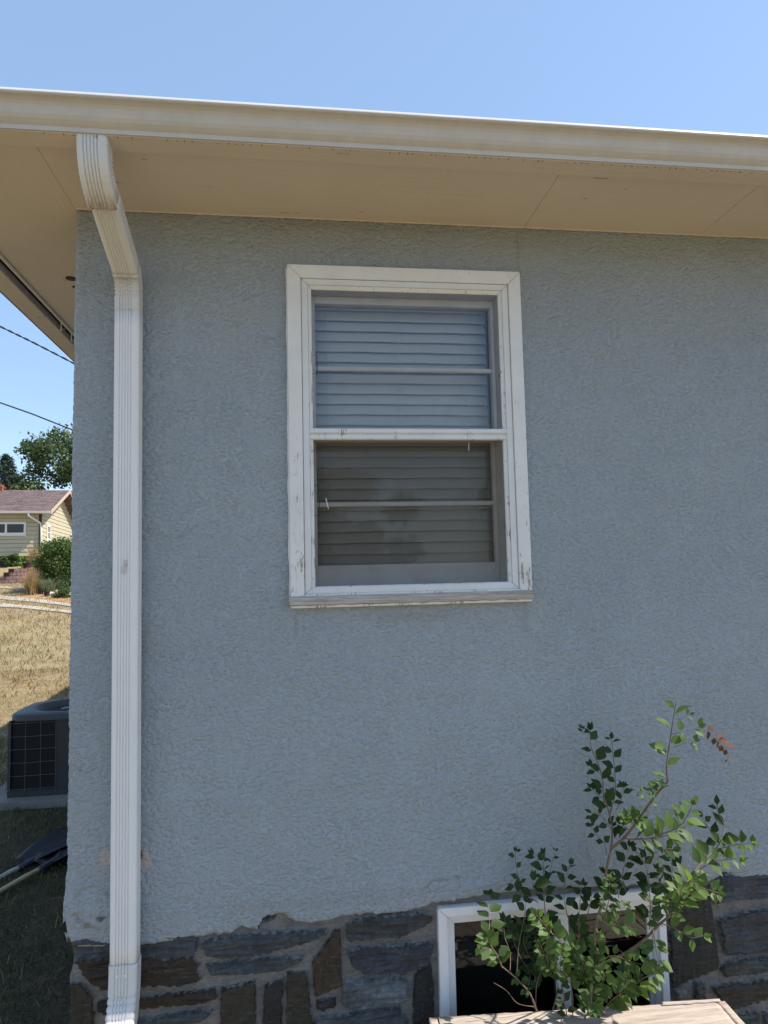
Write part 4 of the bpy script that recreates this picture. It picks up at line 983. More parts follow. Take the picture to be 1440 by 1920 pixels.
mb = MB(); q = [bpt(0.002, -0.395), bpt(Lb-0.004, -0.395), bpt(Lb-0.004, -0.42), bpt(0.002, -0.42)]
mb.add([(p[0], p[1], 0.0) for p in q]+[(p[0], p[1], BZ-0.014) for p in q], [(0, 1, 2, 3), (4, 7, 6, 5), (0, 4, 5, 1), (1, 5, 6, 2), (2, 6, 7, 3), (3, 7, 4, 0)]); mb.build('front_board', 'grey_wood', bx, 0.002)

# ------------------------------------------------------------------ shrub
shrub = thing('shrub', (0.80, -0.06, 0.1), 'green leafy shrub with thin branching stems growing up the stucco wall behind the wooden box', 'shrub')
def C(x, y): return (x/2.1818+780, y/2.1818+1280)
stem_mb = MB(); leafV = []; leafF = []; leafT = []; deadV = []; deadF = []
lr = random.Random(11)
def add_leaf(p, d, n, L, W, dead=False, tone=None):
    """ovate pointed leaf from p along d, face normal n; folded on the midrib and slightly drooping"""
    V, F = (deadV, deadF) if dead else (leafV, leafF)
    d = d.normalized(); s = d.cross(n).normalized(); n = s.cross(d).normalized()
    prof = [(0.0, 0.0), (0.10, 0.22), (0.28, 0.46), (0.48, 0.50), (0.70, 0.34), (0.88, 0.13), (1.0, 0.0)]
    b = len(V); curl = lr.uniform(0.05, 0.22); fold = lr.uniform(0.1, 0.4); asym = lr.uniform(-0.04, 0.04)
    for (t, w_) in prof:
        c = p+d*(t*L)-n*(curl*L*t*t); ww = w_*W
        jag = 0.03*W*math.sin(t*43)
        V.append(tuple(c-s*(ww+jag)+n*(fold*ww))); V.append(tuple(c)); V.append(tuple(c+s*(ww*(1+asym)+jag)+n*(fold*ww)))
    for i in range(len(prof)-1):
        a = b+i*3; F.append((a, a+1, a+4, a+3)); F.append((a+1, a+2, a+5, a+4))
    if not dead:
        sun_tint = min(1.0, max(0.0, (-p.y-0.17)/0.12)); leafT.extend([min(1, 0.08+0.22*lr.random()+0.75*sun_tint*lr.uniform(0.6, 1.1))]*(len(prof)*3))  # sunlit look painted in: leaves beyond the eave shadow get a lighter colour
VIEW = Vector(CAM)
def stem(pts, y0, y1, r0, r1, leafpx=30, gap=26, start=0.0, end=1.0, cluster=1, dead=False, wob=0.006, both=False, up=0.5, nobare=False, small=0.55):
    P = []; n = len(pts)
    tot = [0]
    for a, b in zip(pts[:-1], pts[1:]): tot.append(tot[-1]+math.hypot(a[0]-b[0], a[1]-b[1]))
    for (x, y), t in zip(pts, tot):
        f = t/tot[-1]; u, v = C(x, y); P.append(Vector(onY(u, v, y0+(y1-y0)*f)))
    # smooth resample
    Q = []
    for i in range(len(P)-1):
        a, b, c, d = P[max(i-1, 0)], P[i], P[i+1], P[min(i+2, len(P)-1)]
        k = max(2, int((c-b).length/0.012))
        for j in range(k):
            t = j/k; Q.append(0.5*((2*b)+(c-a)*t+(2*a-5*b+4*c-d)*t*t+(-a+3*b-3*c+d)*t**3))
    Q.append(P[-1]); m = len(Q)
    rad = [r0+(r1-r0)*i/(m-1)+0.0002*math.sin(i*1.3) for i in range(m)]
    stem_mb.tube(Q, rad, 6)
    if leafpx <= 0: return
    S = [0]
    for a, b in zip(Q[:-1], Q[1:]): S.append(S[-1]+(b-a).length)
    px2m = 1/(2.1818*590.0)*1.10
    g = gap*px2m*(1.02 if cluster == 1 else 1.6); s = S[-1]*start; side = 1
    while s < S[-1]*end:
        i = min(max(1, next((k for k in range(m) if S[k] >= s), m-1)), m-1)
        p = Q[i]; t = (Q[i]-Q[i-1]).normalized(); f = s/S[-1]
        view = (p-VIEW).normalized(); sd = t.cross(view).normalized()
        for c in range(cluster):
            sg = side if not both else (1 if c % 2 else -1)
            ln = leafpx*px2m*lr.uniform(0.78, 1.12)*(1-(1-small)*max(0, (f-0.7)/0.3))
            d = t*lr.uniform(0.25, 0.9)+sd*sg*lr.uniform(0.7, 1.1)+view*lr.uniform(-0.55, 0.35)+Vector((0, 0, lr.uniform(-0.1, 0.3)*up))
            if cluster > 2: d = d+Vector((lr.uniform(-.8, .8), lr.uniform(-.8, .4), lr.uniform(-.6, .8)))
            nn = -view*lr.uniform(0.5, 1.0)+Vector((lr.uniform(0.0, .7), lr.uniform(-.3, .3), lr.uniform(0.2, 1.3)))
            pet = p+d.normalized()*0.003
            add_leaf(pet, d, nn, ln, ln*lr.uniform(0.56, 0.76), dead)
            side = -side
        s += g*lr.uniform(0.75, 1.25)
    if not dead and end >= 1.0:
        t = (Q[-1]-Q[-3]).normalized() if m > 3 else Vector((0, 0, 1))
        for k in range(2): add_leaf(Q[-1], t+Vector((lr.uniform(-.5, .5), lr.uniform(-.3, .1), lr.uniform(-.2, .3))), -view, leafpx*px2m*0.6, leafpx*px2m*0.3)
# trunk and main leader
stem([(715, 1420), (718, 1200), (735, 1000), (760, 900), (780, 760), (798, 680)], -0.08, -0.15, 0.0052, 0.0040, 0)
stem([(798, 680), (803, 600), (790, 530), (770, 470), (760, 380), (740, 320), (715, 260), (713, 195)], -0.15, -0.10, 0.0036, 0.0012, 52, 34, 0.30)
stem([(798, 680), (860, 625), (930, 530), (985, 455), (1030, 405)], -0.15, -0.31, 0.0036, 0.0026, 22, 26, 0.42, 0.9, 2)
stem([(1030, 405), (1025, 340), (1040, 230), (1055, 130), (1067, 62)], -0.31, -0.33, 0.0026, 0.0009, 56, 42, 0.0, 0.93)
stem([(1045, 212), (1080, 202), (1110, 196), (1158, 182)], -0.33, -0.35, 0.0010, 0.0007, 40, 24, 0.3)
stem([(1158, 182), (1190, 195), (1235, 235), (1270, 270), (1278, 312)], -0.35, -0.34, 0.0007, 0.0005, 27, 16, 0.1, 1.0, 2, True)
stem([(1060, 150), (1090, 143), (1120, 130)], -0.33, -0.35, 0.0008, 0.0005, 26, 14, 0.5)
stem([(1050, 265), (1090, 250), (1140, 240)], -0.33, -0.35, 0.0008, 0.0005, 34, 20, 0.4)
stem([(790, 545), (815, 450), (812, 350), (800, 232)], -0.13, -0.08, 0.0018, 0.0009, 44, 24, 0.05)
stem([(820, 520), (838, 480), (850, 430)], -0.12, -0.11, 0.0012, 0.0008, 40, 22, 0.2)
stem([(985, 455), (960, 430), (945, 455), (915, 452)], -0.29, -0.33, 0.0008, 0.0004, 22, 10, 0.1, 1.0, 2)
stem([(1000, 440), (995, 405)], -0.29, -0.33, 0.0007, 0.0004, 24, 10, 0.1, 1.0, 2)
# dark clusters left of the leader
stem([(798, 600), (770, 560), (735, 530), (715, 545)], -0.14, -0.11, 0.0014, 0.0007, 38, 17, 0.1, 1.0, 2)
stem([(780, 700), (770, 655), (735, 620), (718, 590)], -0.14, -0.10, 0.0012, 0.0007, 34, 17, 0.35, 1.0, 2)
stem([(765, 470), (735, 455), (718, 430)], -0.11, -0.08, 0.0012, 0.0007, 38, 20, 0.1, 1.0, 2)
stem([(750, 370), (722, 350), (712, 340)], -0.11, -0.09, 0.0010, 0.0006, 34, 20, 0.1)
# bright cluster in the fork and the long right-hand spray
stem([(925, 540), (900, 560), (870, 545), (850, 560)], -0.24, -0.33, 0.0016, 0.0008, 34, 9, 0.0, 1.0, 3)
stem([(880, 600), (850, 590), (820, 580)], -0.20, -0.14, 0.0014, 0.0008, 42, 15, 0.0, 1.0, 2)
stem([(850, 635), (900, 640), (960, 635), (1020, 615), (1080, 585), (1110, 545), (1130, 500)], -0.20, -0.36, 0.0026, 0.0009, 58, 22, 0.08)
stem([(960, 640), (1010, 630), (1060, 610), (1110, 580)], -0.24, -0.28, 0.0014, 0.0007, 50, 22, 0.1)
stem([(860, 860), (845, 790), (860, 720), (872, 670)], -0.12, -0.12, 0.0016, 0.0008, 44, 20, 0.1)
stem([(955, 1010), (958, 900), (950, 800), (935, 740), (900, 690)], -0.12, -0.14, 0.0020, 0.0009, 50, 22, 0.1, 1.0, 2)
stem([(935, 740), (975, 700), (1010, 680), (1050, 680)], -0.14, -0.20, 0.0014, 0.0008, 48, 20, 0.1, 1.0, 1)
stem([(1045, 860), (1048, 780), (1045, 730), (1038, 690)], -0.12, -0.12, 0.0012, 0.0008, 44, 22, 0.1)
stem([(1040, 800), (1010, 830), (990, 800), (985, 760)], -0.12, -0.14, 0.0012, 0.0008, 40, 20, 0.2)
# right-hand branch
stem([(700, 1180), (850, 1110), (930, 1055), (1000, 985), (1060, 940)], -0.10, -0.27, 0.0042, 0.0034, 0)
stem([(1060, 940), (1085, 900), (1095, 840), (1150, 760), (1205, 700), (1240, 660), (1262, 590), (1240, 540), (1232, 500)], -0.27, -0.15, 0.0032, 0.0010, 58, 30, 0.12)
stem([(1235, 680), (1280, 670), (1320, 660), (1375, 660)], -0.17, -0.30, 0.0014, 0.0007, 42, 24, 0.1)
stem([(1150, 770), (1210, 735), (1260, 725), (1325, 718)], -0.2, -0.36, 0.0014, 0.0007, 46, 24, 0.2)
stem([(1245, 660), (1215, 620), (1195, 590), (1170, 550)], -0.15, -0.15, 0.0012, 0.0007, 42, 26, 0.1)
stem([(1000, 985), (1060, 1005), (1110, 1035), (1140, 1045), (1175, 1035)], -0.27, -0.36, 0.0018, 0.0008, 44, 19, 0.15)
stem([(1080, 930), (1110, 880), (1140, 840), (1185, 845), (1235, 860)], -0.28, -0.38, 0.0018, 0.0008, 46, 15, 0.1, 1.0, 2)
stem([(1085, 910), (1080, 870), (1100, 820), (1150, 810)], -0.28, -0.36, 0.0014, 0.0008, 44, 15, 0.1, 1.0, 2)
stem([(1035, 960), (1045, 910), (1030, 880)], -0.27, -0.32, 0.0012, 0.0008, 42, 15, 0.0, 1.0, 2)
stem([(1010, 1000), (975, 960), (965, 900), (945, 850)], -0.22, -0.18, 0.0012, 0.0008, 44, 22, 0.1)
stem([(970, 1010), (975, 1050), (985, 1110), (1000, 1180)], -0.26, -0.30, 0.0014, 0.0008, 44, 18, 0.1, 1.0, 2)
stem([(900, 1075), (915, 1100), (905, 1120)], -0.27, -0.30, 0.0010, 0.0006, 28, 10, 0.0, 1.0, 2)
# lower right spray above the box
stem([(740, 1380), (800, 1300), (870, 1255), (930, 1210), (985, 1185)], -0.14, -0.34, 0.0022, 0.0009, 56, 22, 0.25, 1.0, 2)
stem([(820, 1290), (860, 1230), (860, 1200)], -0.22, -0.30, 0.0014, 0.0008, 50, 20, 0.1, 1.0, 2)
stem([(720, 1190), (790, 1120), (850, 1130), (910, 1150), (970, 1160)], -0.14, -0.30, 0.0018, 0.0008, 36, 14, 0.15, 1.0, 2)
stem([(735, 1100), (800, 1075), (850, 1110)], -0.14, -0.18, 0.0014, 0.0010, 0)
stem([(730, 1170), (740, 1110), (735, 1060), (750, 1030)], -0.20, -0.30, 0.0012, 0.0008, 32, 13, 0.0, 1.0, 2)
stem([(745, 1060), (765, 980), (790, 880), (790, 800)], -0.14, -0.28, 0.0016, 0.0008, 36, 17, 0.3, 1.0, 2)
stem([(760, 1010), (820, 980), (850, 985), (885, 1010)], -0.2, -0.32, 0.0012, 0.0008, 48, 22, 0.2, 1.0, 1)
stem([(820, 960), (840, 930), (860, 910)], -0.25, -0.30, 0.0010, 0.0006, 34, 16, 0.0)
stem([(700, 1330), (730, 1250), (770, 1220), (765, 1170)], -0.16, -0.30, 0.0014, 0.0008, 40, 16, 0.2, 1.0, 2)
# left half
stem([(500, 1360), (470, 1280), (440, 1240), (400, 1200), (350, 1160)], -0.10, -0.26, 0.0026, 0.0020, 26, 30, 0.45, 0.75, 3)
stem([(350, 1160), (335, 1120), (305, 1075), (285, 1040)], -0.26, -0.28, 0.0020, 0.0010, 46, 11, 0.0, 1.0, 2)
stem([(290, 1060), (300, 1000), (300, 940), (303, 870)], -0.24, -0.12, 0.0012, 0.0008, 48, 24, 0.1)
stem([(310, 1090), (280, 1085), (262, 1080)], -0.28, -0.30, 0.0008, 0.0006, 44, 20, 0.1)
stem([(412, 1200), (420, 1080), (440, 980), (450, 900)], -0.14, -0.10, 0.0014, 0.0007, 46, 24, 0.45)
stem([(385, 1180), (385, 1100), (365, 1050), (360, 1000)], -0.2, -0.12, 0.0010, 0.0006, 38, 22, 0.4)
stem([(430, 1130), (400, 1060), (380, 1010), (360, 970)], -0.12, -0.10, 0.0010, 0.0006, 46, 20, 0.3, 1.0, 2)
stem([(490, 1350), (495, 1230), (530, 1140), (545, 1090)], -0.08, -0.10, 0.0014, 0.0008, 36, 26, 0.55, 1.0, 2)
stem([(540, 1160), (530, 980), (525, 880), (522, 790), (518, 700)], -0.10, -0.09, 0.0022, 0.0009, 40, 22, 0.35, 1.0, 2)
stem([(530, 860), (548, 780), (560, 720), (572, 690)], -0.10, -0.08, 0.0012, 0.0006, 24, 20, 0.3)
stem([(525, 770), (500, 730), (480, 705)], -0.09, -0.08, 0.0010, 0.0007, 42, 20, 0.2)
stem([(500, 900), (445, 860), (420, 800), (408, 740), (408, 690)], -0.10, -0.08, 0.0014, 0.0007, 28, 26, 0.3)
stem([(440, 870), (415, 860), (400, 840)], -0.10, -0.10, 0.0008, 0.0006, 44, 18, 0.1)
stem([(470, 900), (480, 850), (480, 810)], -0.12, -0.12, 0.0008, 0.0006, 60, 40, 0.2)
stem([(620, 960), (605, 870), (615, 800), (630, 745)], -0.10, -0.10, 0.0014, 0.0007, 42, 20, 0.1)
stem([(665, 1100), (665, 980), (672, 890), (680, 830)], -0.10, -0.08, 0.0014, 0.0007, 44, 20, 0.1, 1.0, 2)
stem([(700, 960), (720, 880), (760, 860), (770, 780)], -0.10, -0.12, 0.0014, 0.0007, 44, 16, 0.1, 1.0, 2)
stem([(830, 880), (820, 840), (800, 830), (840, 800)], -0.10, -0.14, 0.0012, 0.0007, 40, 16, 0.1, 1.0, 2)
stem([(560, 1100), (545, 1020), (540, 960)], -0.08, -0.08, 0.0012, 0.0007, 44, 16, 0.1, 1.0, 2)
# deep shaded leaves against the cellar glass
for k in range(7):
    x0, y0_ = lr.uniform(430, 880), lr.uniform(1020, 1240)
    if 530 < x0 < 660: x0 += 140
    stem([(x0, y0_+60), (x0+lr.uniform(-20, 20), y0_), (x0+lr.uniform(-30, 30), y0_-60)], -0.07, -0.06, 0.0010, 0.0006, 42, 20, 0.0, 1.0, 2)
# bright central mass
stem([(725, 1400), (700, 1200), (650, 1100), (600, 1060), (550, 1020), (515, 975), (488, 945)], -0.12, -0.33, 0.0026, 0.0009, 50, 17, 0.55, 1.0, 2)
stem([(560, 1340), (580, 1240), (545, 1150), (520, 1100), (505, 1060)], -0.12, -0.30, 0.0018, 0.0008, 36, 20, 0.55, 1.0, 2)
stem([(620, 1380), (600, 1250), (590, 1150), (600, 1080)], -0.12, -0.30, 0.0018, 0.0008, 38, 20, 0.55, 1.0, 2)
stem([(640, 1400), (640, 1280), (620, 1200), (570, 1150)], -0.12, -0.30, 0.0018, 0.0008, 34, 20, 0.55, 1.0, 2)
stem([(700, 1420), (705, 1300), (690, 1200), (650, 1120), (640, 1080)], -0.12, -0.28, 0.0020, 0.0008, 40, 22, 0.5, 1.0, 2)
stem([(690, 1380), (720, 1300), (735, 1340)], -0.2, -0.3, 0.0012, 0.0008, 50, 16, 0.2, 1.0, 2)
stem([(620, 1400), (610, 1320), (585, 1270)], -0.14, -0.18, 0.0010, 0.0006, 34, 18, 0.2)
stem([(700, 1230), (680, 1160), (700, 1130)], -0.2, -0.3, 0.0012, 0.0008, 34, 12, 0.2, 1.0, 2)
stem([(318, 1228), (370, 1260), (415, 1312), (480, 1325)], -0.14, -0.12, 0.0006, 0.0009, 0)
stem([(480, 1325), (500, 1350)], -0.12, -0.11, 0.0009, 0.0010, 0)
stem([(682, 215), (684, 190)], -0.12, -0.12, 0.0005, 0.0004, 22, 10, 0.0)
stem_mb.build('stem', 'twig', shrub, smooth=True)
def leaves_obj(name, V, F, T, mat, parent):
    me = bpy.data.meshes.new(name); me.from_pydata(V, [], F)
    if T is not None:
        at = me.color_attributes.new('tone', 'FLOAT_COLOR', 'POINT'); at.data.foreach_set('color', np.repeat(np.array(T), 4))
    me.update(); return link(name, me, mat, parent, True)
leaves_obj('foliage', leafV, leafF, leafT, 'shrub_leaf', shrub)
leaves_obj('dead_foliage', deadV, deadF, None, 'dead_leaf', shrub)

# ------------------------------------------------------------------ air conditioner on its pad
pad = MB(); pad.box(-2.36, -1.30, 3.50, 4.34, -0.02, 0.055)
o = pad.build('concrete_pad', 'concrete', None, 0.006); tag(o, 'rough grey concrete pad under the air conditioner', 'concrete pad')
AX0, AX1, AY0, AY1, AZ0, AZ1 = -2.19, -1.47, 3.62, 4.24, 0.055, 0.665
ac = thing('air_conditioner', ((AX0+AX1)/2, (AY0+AY1)/2, AZ0), 'dark grey outdoor air conditioner with wire coil guard on a concrete pad beside the house', 'air conditioner')
mb = MB(); mb.box(AX0+0.02, AX1-0.02, AY0+0.02, AY1-0.02, AZ0+0.05, AZ1-0.04); mb.build('coil', 'ac_dark', ac)
mb = MB()
mb.box(AX0, AX1, AY0, AY1, AZ0, AZ0+0.05); mb.box(AX0, AX0+0.022, AY0, AY0+0.03, AZ0+0.05, AZ1-0.04); mb.box(AX0, AX0+0.022, AY1-0.03, AY1, AZ0+0.05, AZ1-0.04)
mb.box(-1.845, AX1, AY0, AY0+0.05, AZ0+0.05, AZ1-0.035); mb.box(AX1-0.03, AX1, AY0+0.05, AY1, AZ0+0.05, AZ1-0.035)
mb.build('cabinet', 'ac_paint', ac, 0.004)
mb = MB()
for k in range(7): mb.tube([(AX0+0.022+k*0.055, AY0-0.006+0.002*math.sin(k*2), AZ0+0.03), (AX0+0.02+k*0.055, AY0-0.008, AZ1-0.045)], 0.0018, 5) if k in (0, 2, 4, 6) else None
for k in range(6): z = AZ0+0.06+k*0.098; mb.tube([(AX0-0.006, AY0-0.008, z), (-2.02, AY0-0.010, z+0.003*math.sin(k*3)), (-1.845, AY0-0.008, z+0.004)], 0.0018, 5)
for k in range(6): y = AY0+k*0.11; mb.tube([(AX0-0.006, y, AZ0+0.03), (AX0-0.006, y, AZ1-0.045)], 0.0018, 5)
for k in range(6): z = AZ0+0.06+k*0.098; mb.tube([(AX0-0.006, AY0-0.008, z), (AX0-0.006, AY1, z)], 0.0018, 5)
mb.build('coil_guard', 'ac_wire', ac)
# lid with rounded corners and a recessed round fan opening
cxl, cyl, rl = -1.83, 3.93, 0.265
def rrect(t, x0, x1, y0, y1, r):
    cx_, cy_ = (x0+x1)/2, (y0+y1)/2; a, b = math.cos(t), math.sin(t); e = 5.5
    k = (abs(a)**e+abs(b)**e)**(-1/e); return (cx_+(x1-x0)/2*a*k, cy_+(y1-y0)/2*b*k)
N = 72; V = []; F = []
rings = [('o', AZ1-0.045, 0.0), ('o', AZ1-0.008, 0.0), ('o', AZ1, -0.010), ('c', AZ1+0.012, 0.02), ('c', AZ1+0.012, 0.0), ('c', AZ1-0.035, -0.03), ('c', AZ1-0.045, -0.06)]
for kind, z, dd_ in rings:
    for i in range(N):
        t = 2*math.pi*i/N
        if kind == 'o': x, y = rrect(t, AX0-0.015-dd_, AX1+0.015+dd_, AY0-0.015-dd_, AY1+0.015+dd_, 0)
        else: x, y = cxl+(rl+dd_)*math.cos(t), cyl+(rl+dd_)*math.sin(t)
        V.append((x, y, z))
for j in range(len(rings)-1):
    for i in range(N): F.append((j*N+i, j*N+(i+1) % N, (j+1)*N+(i+1) % N, (j+1)*N+i))
mb = MB(); mb.add(V, F); mb.build('lid', 'ac_paint', ac, smooth=True)
mb = MB()
mb.tube([(cxl, cyl, AZ1-0.02), (cxl, cyl, AZ1-0.012)], 0.075, 24)
for k in range(9): mb.tube([(cxl+(0.07+0.015*k+0.012)*math.cos(a), cyl+(0.07+0.015*k+0.012)*math.sin(a), AZ1-0.022) for a in np.linspace(0, 2*math.pi, 40)], 0.0015, 4) if k % 1 == 0 else None
for k in range(12): a = k*math.pi/6; mb.tube([(cxl+0.07*math.cos(a), cyl+0.07*math.sin(a), AZ1-0.019), (cxl+0.225*math.cos(a), cyl+0.225*math.sin(a), AZ1-0.03)], 0.002, 4)
mb.build('fan_grille', 'ac_paint', ac, smooth=True)
mb = MB()
for k in range(5):
    a0 = k*1.2566; mb.add([(cxl+0.05*math.cos(a0), cyl+0.05*math.sin(a0), AZ1-0.09), (cxl+0.21*math.cos(a0+0.2), cyl+0.21*math.sin(a0+0.2), AZ1-0.10), (cxl+0.21*math.cos(a0+0.9), cyl+0.21*math.sin(a0+0.9), AZ1-0.07), (cxl+0.05*math.cos(a0+0.6), cyl+0.05*math.sin(a0+0.6), AZ1-0.08)], [(0, 1, 2, 3)])
mb.build('fan_blade', 'ac_dark', ac)

# ------------------------------------------------------------------ two shovels on the grass
def shovel(pa, pb, rot_w, L, W, label, hm):
    pa = Vector((pa[0], pa[1], 0.02)); pb = Vector((pb[0], pb[1], 0.035)); d = (pb-pa).normalized(); s = Vector((d.y, -d.x, 0)).normalized()
    t = thing('shovel', pb, label, 'shovel', None)
    m_ = MB(); m_.tube([pa-d*1.1, pa, (pa+pb)/2+Vector((0, 0, 0.004)), pb+d*0.05], 0.0135, 10); h_ = m_.build('handle', hm, t, smooth=True)
    m_ = MB(); n_, k_ = 12, 11; V = []
    d2 = (d*math.cos(rot_w)-s*math.sin(rot_w)).normalized(); s2 = Vector((d2.y, -d2.x, 0))
    for i in range(n_):
        f = i/(n_-1)
        for j in range(k_):
            g_ = -1+2*j/(k_-1); ww = W/2*(0.55+0.45*min(1, f*2.2))
            z = 0.045-0.03*f+0.03*abs(g_)**2.2*(1-0.4*f)+0.006*math.cos(g_*math.pi*3)
            p = pb+d2*(f*L)+s2*(g_*ww); V.append((p.x, p.y, z))
    F = [(i*k_+j, i*k_+j+1, (i+1)*k_+j+1, (i+1)*k_+j) for i in range(n_-1) for j in range(k_-1)]
    m_.add(V, F); b_ = m_.build('blade', 'black_plastic', t, smooth=True); md = b_.modifiers.new('t', 'SOLIDIFY'); md.thickness = 0.004
    m_ = MB(); m_.tube([pb-d*0.05, pb+d*0.06, pb+d2*0.2], [0.019, 0.021, 0.006], 10); m_.build('socket', 'black_plastic', t, smooth=True)
g1a, g1b = onZ(0, 1645, 0.02), onZ(50, 1621, 0.035); g2a, g2b = onZ(0, 1671, 0.02), onZ(86, 1624, 0.035)
shovel(g1a, g1b, R(30), 0.60, 0.25, 'black plastic shovel with the greyer handle, farther from the camera on the shaded lawn', 'sill_wood')
shovel(g2a, g2b, R(24), 0.58, 0.25, 'black plastic shovel with the paler yellowish handle, nearer the camera on the shaded lawn', 'handle_wood')

# ------------------------------------------------------------------ overhead wires
def wire(px, y0, y1, r, label, twist=0.0, name='power_line', end=None):
    P = [Vector(onY(u, v, y0+(y1-y0)*i/(len(px)-1))) for i, (u, v) in enumerate(px)]
    if end: P.append(Vector(end))
    Q = []
    for i in range(len(P)-1):
        for j in range(14): Q.append(P[i].lerp(P[i+1], j/14))
    Q.append(P[-1])
    m_ = MB()
    if twist:
        for ph in (0, math.pi):
            m_.tube([q+Vector((math.cos(k*0.9+ph)*r*0.9, 0, math.sin(k*0.9+ph)*r*0.9)) for k, q in enumerate(Q)], r*0.75, 6)
    else: m_.tube(Q, r, 6)
    o = m_.build(name, 'wire_black', None, smooth=True); tag(o, label, 'power line', 'overhead wires left of the house')
wire([(-900, 190), (-420, 425), (-200, 527), (0, 612), (60, 641), (134, 679), (190, 710)], 8, 8, 0.009, 'uppermost twisted black overhead wire just below the roof edge', 1, end=(-1.12, 9.5, 2.93))
wire([(-900, 425), (-400, 605), (0, 755), (60, 776), (133, 805), (200, 833)], 9, 9, 0.0105, 'thick black overhead wire in the middle, crossing the sky above the leafy tree', end=(-1.12, 9.9, 2.90))
wire([(-700, 872), (-300, 885), (0, 893), (60, 895), (133, 897), (260, 898), (420, 894), (1400, 850), (3200, 700)], 28, 28, 0.016, 'thin lowest overhead wire passing in front of the trees')

# ------------------------------------------------------------------ neighbouring house
NB = np.array([-12.35, 33.6]); rotn = R(7.0)
nh = thing('neighbor_house', (NB[0], NB[1], 2.6), 'pale yellow sided house with a brown shingle gable roof across the lawn', 'house', None, rotn)
def inn(o):     # parts of the neighbour are modelled in its own frame
    o.parent = nh; o.matrix_parent_inverse = Matrix.Identity(4); return o
zb, ze_, zr = 0.16, 2.36, 3.78; Dh = 4.3; Ln = 14.0
def siding(x0, x1, z0, z1, axis, pos, out):
    """lapped boards on a wall: axis 'x' runs along x at y=pos, 'y' along y at x=pos"""
    m_ = MB(); n_ = int(round((z1-z0)/0.20)); hb = (z1-z0)/n_
    for i in range(n_):
        a, b = z0+i*hb, z0+(i+1)*hb
        prof = [(0, a+0.02), (out*0.03, a), (out*0.006, b-0.012), (0, b-0.012)]
        if axis == 'x': m_.prism([(pos+p, q) for p, q in prof], x0, x1, 'x')
        else: m_.prism([(pos+p, q) for p, q in prof], x0, x1, 'y')
    return m_
inn(siding(-Ln, -0.09, zb, ze_+0.05, 'x', 0.0, -1).build('front_wall', 'yellow_siding'))
# gable end: boards clipped under the roof slope
m_ = MB(); n_ = 20; hb = 0.20; z = zb
while z < zr-0.05:
    b = min(z+hb, zr); inset = max(0, (z+hb*0.5-ze_)/(zr-ze_))*Dh
    if inset < Dh-0.05:
        m_.add([(0, inset+0.02, z), (0.022, inset+0.02, z), (0.006, inset+0.02, b-0.012), (0, inset+0.02, b-0.012), (0, 2*Dh-inset-0.02, z), (0.022, 2*Dh-inset-0.02, z), (0.006, 2*Dh-inset-0.02, b-0.012), (0, 2*Dh-inset-0.02, b-0.012)],
               [(0, 1, 2, 3), (4, 7, 6, 5), (1, 5, 6, 2), (0, 4, 5, 1), (3, 2, 6, 7)])
    z += hb
inn(m_.build('gable_wall', 'yellow_siding'))
m_ = MB(); m_.prism([(0.02, zb), (2*Dh-0.02, zb), (2*Dh-0.02, ze_), (Dh, zr-0.03), (0.02, ze_)], -Ln, -0.004, 'x'); inn(m_.build('shade_backing', 'house_dark'))  # dark backing stands in for lap shade between the siding boards
m_ = MB(); m_.box(-Ln+0.05, -0.05, 0.04, 2*Dh, -0.8, zb+0.0); inn(m_.build('foundation', 'house_dark'))
m_ = MB(); m_.box(-0.088, 0.03, -0.03, 0.09, zb-0.02, ze_+0.05); inn(m_.build('corner_post', 'brown_post'))
ov, oy = 0.52, 0.45; sl_ = (zr-ze_)/Dh; ex = oy*sl_
rf = MB()
for sgn in (0, 1):
    ya, yb_ = (-oy, Dh) if sgn == 0 else (2*Dh+oy, Dh); za = ze_-ex+0.10; zb2 = zr+0.10
    # object-space planes so that the shingle pattern lies in x-y
    rf.add([(-Ln-0.4, ya, za), (ov, ya, za), (ov, yb_, zb2), (-Ln-0.4, yb_, zb2), (-Ln-0.4, ya, za-0.10), (ov, ya, za-0.10), (ov, yb_, zb2-0.10), (-Ln-0.4, yb_, zb2-0.10)],
           [(0, 1, 2, 3), (4, 7, 6, 5), (0, 4, 5, 1), (1, 5, 6, 2), (3, 2, 6, 7), (0, 3, 7, 4)])
rfo = inn(rf.build('roof', 'shingle'))
m_ = MB()
for sgn in (0, 1):
    ya, yb_ = (-oy, Dh) if sgn == 0 else (2*Dh+oy, Dh); za = ze_-ex
    m_.add([(ov+0.002, ya, za-0.06), (ov+0.03, ya, za-0.06), (ov+0.03, yb_, zr-0.06), (ov+0.002, yb_, zr-0.06), (ov+0.002, ya, za+0.11), (ov+0.03, ya, za+0.11), (ov+0.03, yb_, zr+0.11), (ov+0.002, yb_, zr+0.11)],
           [(0, 1, 2, 3), (4, 7, 6, 5), (0, 4, 5, 1), (1, 5, 6, 2), (2, 6, 7, 3), (0, 3, 7, 4)])
m_.box(-Ln-0.4, ov, -oy+0.0, 0.0, ze_-ex-0.012, ze_-ex-0.002)
inn(m_.build('rake_board', 'fascia_tan'))
gt = MB(); gt.prism([(-oy-0.13, ze_-ex+0.10), (-oy-0.11, ze_-ex), (-oy-0.005, ze_-ex-0.01), (-oy-0.005, ze_-ex+0.10)], -Ln-0.4, ov-0.02); gto = inn(gt.build('gutter', 'white_trim'))
m_ = MB(); m_.tube([(-0.45, -oy-0.06, ze_-ex), (-0.45, -oy-0.06, ze_-ex-0.12), (0.0, -0.10, ze_-0.62), (0.03, -0.09, ze_-0.9), (0.05, -0.09, 0.1)], 0.045, 8); inn(m_.build('downspout', 'white_trim', smooth=True))
